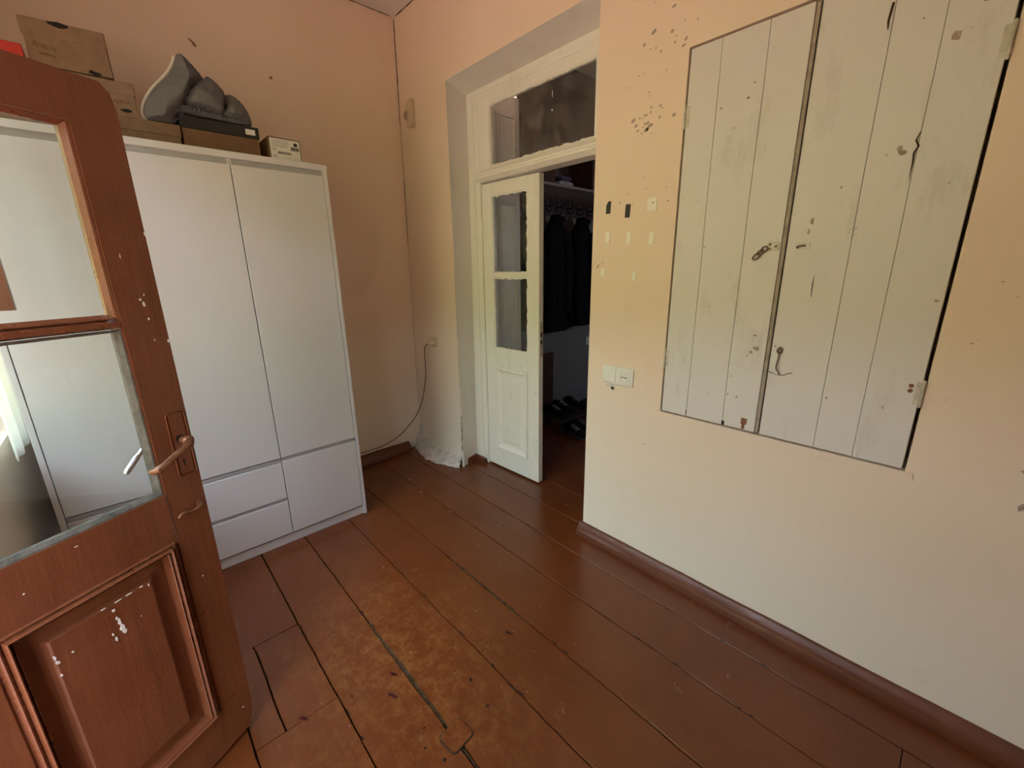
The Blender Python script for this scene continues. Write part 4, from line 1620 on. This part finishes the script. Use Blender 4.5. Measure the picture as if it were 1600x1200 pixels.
def coat(y, zb, w_, lab, seed):
    t = thing('coat', lab, 'coat', (.40, y, zb), 0, 'coats on the rack')
    rg = random.Random(seed)
    top = 1.825 - zb
    m = MB()
    rr = []
    K = 26
    for j in range(15):
        v = j / 14
        z = top * v
        hw = w_ / 2 * (1 - .10 * v) if v < .86 else w_ / 2 * (.9 - .75 * (v - .86) / .14)
        hd_ = .070 * (1 - .25 * v)
        ring = []
        for i in range(K):
            a = 2 * math.pi * i / K
            f_ = 1 + .13 * math.sin(5 * a + seed) * (1 - v) + .06 * math.sin(9 * a + 2 * seed)
            ring.append(m.bm.verts.new((hd_ * math.cos(a) * f_, hw * math.sin(a) * f_, z + .012 * math.sin(3 * a + seed) * (1 - v))))
        rr.append(ring)
    for a, b in zip(rr, rr[1:]):
        for i in range(K):
            m.bm.faces.new((a[i], a[(i + 1) % K], b[(i + 1) % K], b[i]))
    m.bm.faces.new(rr[0])
    m.bm.faces.new(rr[-1])
    m.done('coat_body', 'coat', t, True)
    for s in (-1, 1):
        m = MB()
        m.tube([(.02, s * w_ * .36, top * .86), (.05, s * w_ * .42, top * .62), (.055, s * w_ * .40, top * .34), (.06, s * w_ * .37, top * .16)], [.055, .05, .042, .036], 12)
        m.done('sleeve', 'coat', t, True)
    m = MB()
    m.tube([(.03, -.06, top * .965), (.055, 0, top * .93), (.03, .06, top * .965)], [.022, .026, .022], 10)
    m.done('collar', 'coat', t, True)


coat(.80, .93, .22, 'black coat hanging nearest the white door leaf', 1)
coat(1.13, .88, .25, 'black coat hanging in the middle of the rack', 2)
coat(1.47, .90, .25, 'black coat hanging deepest in the far room', 4)
mb = MB()
mb.box(-.004, .018, -.09, .09, 0, .66, .003)
o = mb.done('wooden_board', 'darkwood', None, False, (.306, 1.12, .0015))
tag(o, 'dark red wooden board leaning below the coats', 'board')
mb = MB()
mb.box(.30, .315, .90, 3.6, 0, .07, .003)
o = mb.done('baseboard_far', 'darkwood')
tag(o, 'dark skirting board along the far room wall', 'skirting board', kind='structure')
ds = thing('far_socket', 'white socket on the grey wall below the coats', 'socket', (.301, 1.745, .70))
mb = MB()
mb.box(-.001, .012, -.04, .04, -.04, .04, .003)
mb.done('plate', 'plastic', ds)
mb = MB()
mb.lathe([(.022, 0), (.022, .003), (.019, .003), (.018, .0005), (0, .0005)], (.012, 0, 0), (1, 0, 0), 18)
mb.done('socket_ring', 'plastic', ds, True)
# low shoe bench with shoes
sb = thing('shoe_rack', 'low black shoe rack on the dark floor under the coats', 'rack', (.475, 1.42, .0015))
mb = MB()
for x in (-.14, .02, .12):
    mb.box(x, x + .03, -.45, .45, .10, .112, .002)
mb.done('slat_shelf', 'black', sb)
for (x, y) in ((-.14, -.44), (-.14, .42), (.13, -.44), (.13, .42)):
    mb = MB()
    mb.box(x, x + .02, y, y + .02, 0, .10, .002)
    mb.done('leg', 'black', sb)


def shoe(x, y, rot, mat, lab, z=.0015, cat='shoe', grp='shoes under the coats'):
    t = thing('shoe', lab, cat, (x, y, z), rot, grp)
    m = MB()
    prof = [(-.13, .036, .070), (-.10, .040, .086), (-.05, .038, .088), (-.01, .037, .074), (.04, .043, .056), (.09, .044, .046), (.125, .034, .036), (.145, .012, .026)]
    rr = []
    K = 14
    for (px, hw, hh) in prof:
        rr.append([m.bm.verts.new((px, hw * math.cos(2 * math.pi * i / K), .016 + max(0, (hh - .016)) * (.5 + .5 * math.sin(2 * math.pi * i / K)))) for i in range(K)])
    for a, b in zip(rr, rr[1:]):
        for i in range(K):
            m.bm.faces.new((a[i], a[(i + 1) % K], b[(i + 1) % K], b[i]))
    m.bm.faces.new(rr[0])
    m.bm.faces.new(rr[-1])
    m.done('upper', mat, t, True)
    m = MB()
    pts = []
    for (px, hw, hh) in prof:
        pts.append((px, hw + .003))
    poly = [(a, b) for a, b in pts] + [(a, -b) for a, b in pts[::-1]]
    m.prism(poly, 'z', 0, .022)
    m.done('sole', 'ink', t)
    m = MB()
    for k in range(4):
        m.tube([(-.03 + .022 * k, -.022, .079 - .006 * k), (-.03 + .022 * k, 0, .086 - .007 * k), (-.03 + .022 * k, .022, .079 - .006 * k)], .0025, 6)
    m.done('laces', 'cloth_white' if mat != 'cloth_white' else 'plastic', t, True)
    return t


shoe(.715, 1.06, -.15, 'coat', 'dark trainer with white laces, nearer the doorway')
shoe(.690, 1.20, .1, 'coat', 'dark trainer with white laces, farther into the dark room')
shoe(.46, 1.10, 0, 'coat', 'black shoe on the low rack nearest the door leaf', .114)
shoe(.43, 1.24, 0, 'coat', 'black shoe on the low rack beside the first', .114)
shoe(.43, 1.42, 0, 'coat', 'black shoe in the middle of the low rack', .114)

# ------------------------------------------------------------------ outside (behind the viewer): sandy yard and a hedge that tints the daylight
mb = MB()
mb.box(-14, 18, -22, 14, -.20, -.07)
o = mb.done('ground', 'yard')
tag(o, 'sandy yard outside the doorway behind the viewer', 'ground', kind='structure')
mb = MB()
for j in range(40):
    pass
rows = []
for i in range(61):
    x = -14 + 32 * i / 60
    row = []
    for j in range(11):
        t = j / 10
        z = -.07 + 6.0 * t + (.5 * mnoise.noise(Vector((x * .7, 2, 0))) if j > 7 else 0)
        y = -10.0 + .45 * math.sin(t * 3.1) + .7 * mnoise.noise(Vector((x * .9, z * 1.1, 0))) + .3 * mnoise.noise(Vector((x * 3, z * 3, 4)))
        row.append(mb.bm.verts.new((x, y, z)))
    for z, y in ((5.6, -11.6), (-.07, -11.8)):
        row.append(mb.bm.verts.new((x, y, z)))
    rows.append(row)
for a, b in zip(rows, rows[1:]):
    for j in range(12):
        mb.bm.faces.new((a[j], a[j + 1], b[j + 1], b[j]))
o = mb.done('garden_hedge', 'leaf', None, False)
tag(o, 'tall green hedge across the yard behind the viewer', 'hedge', kind='stuff')
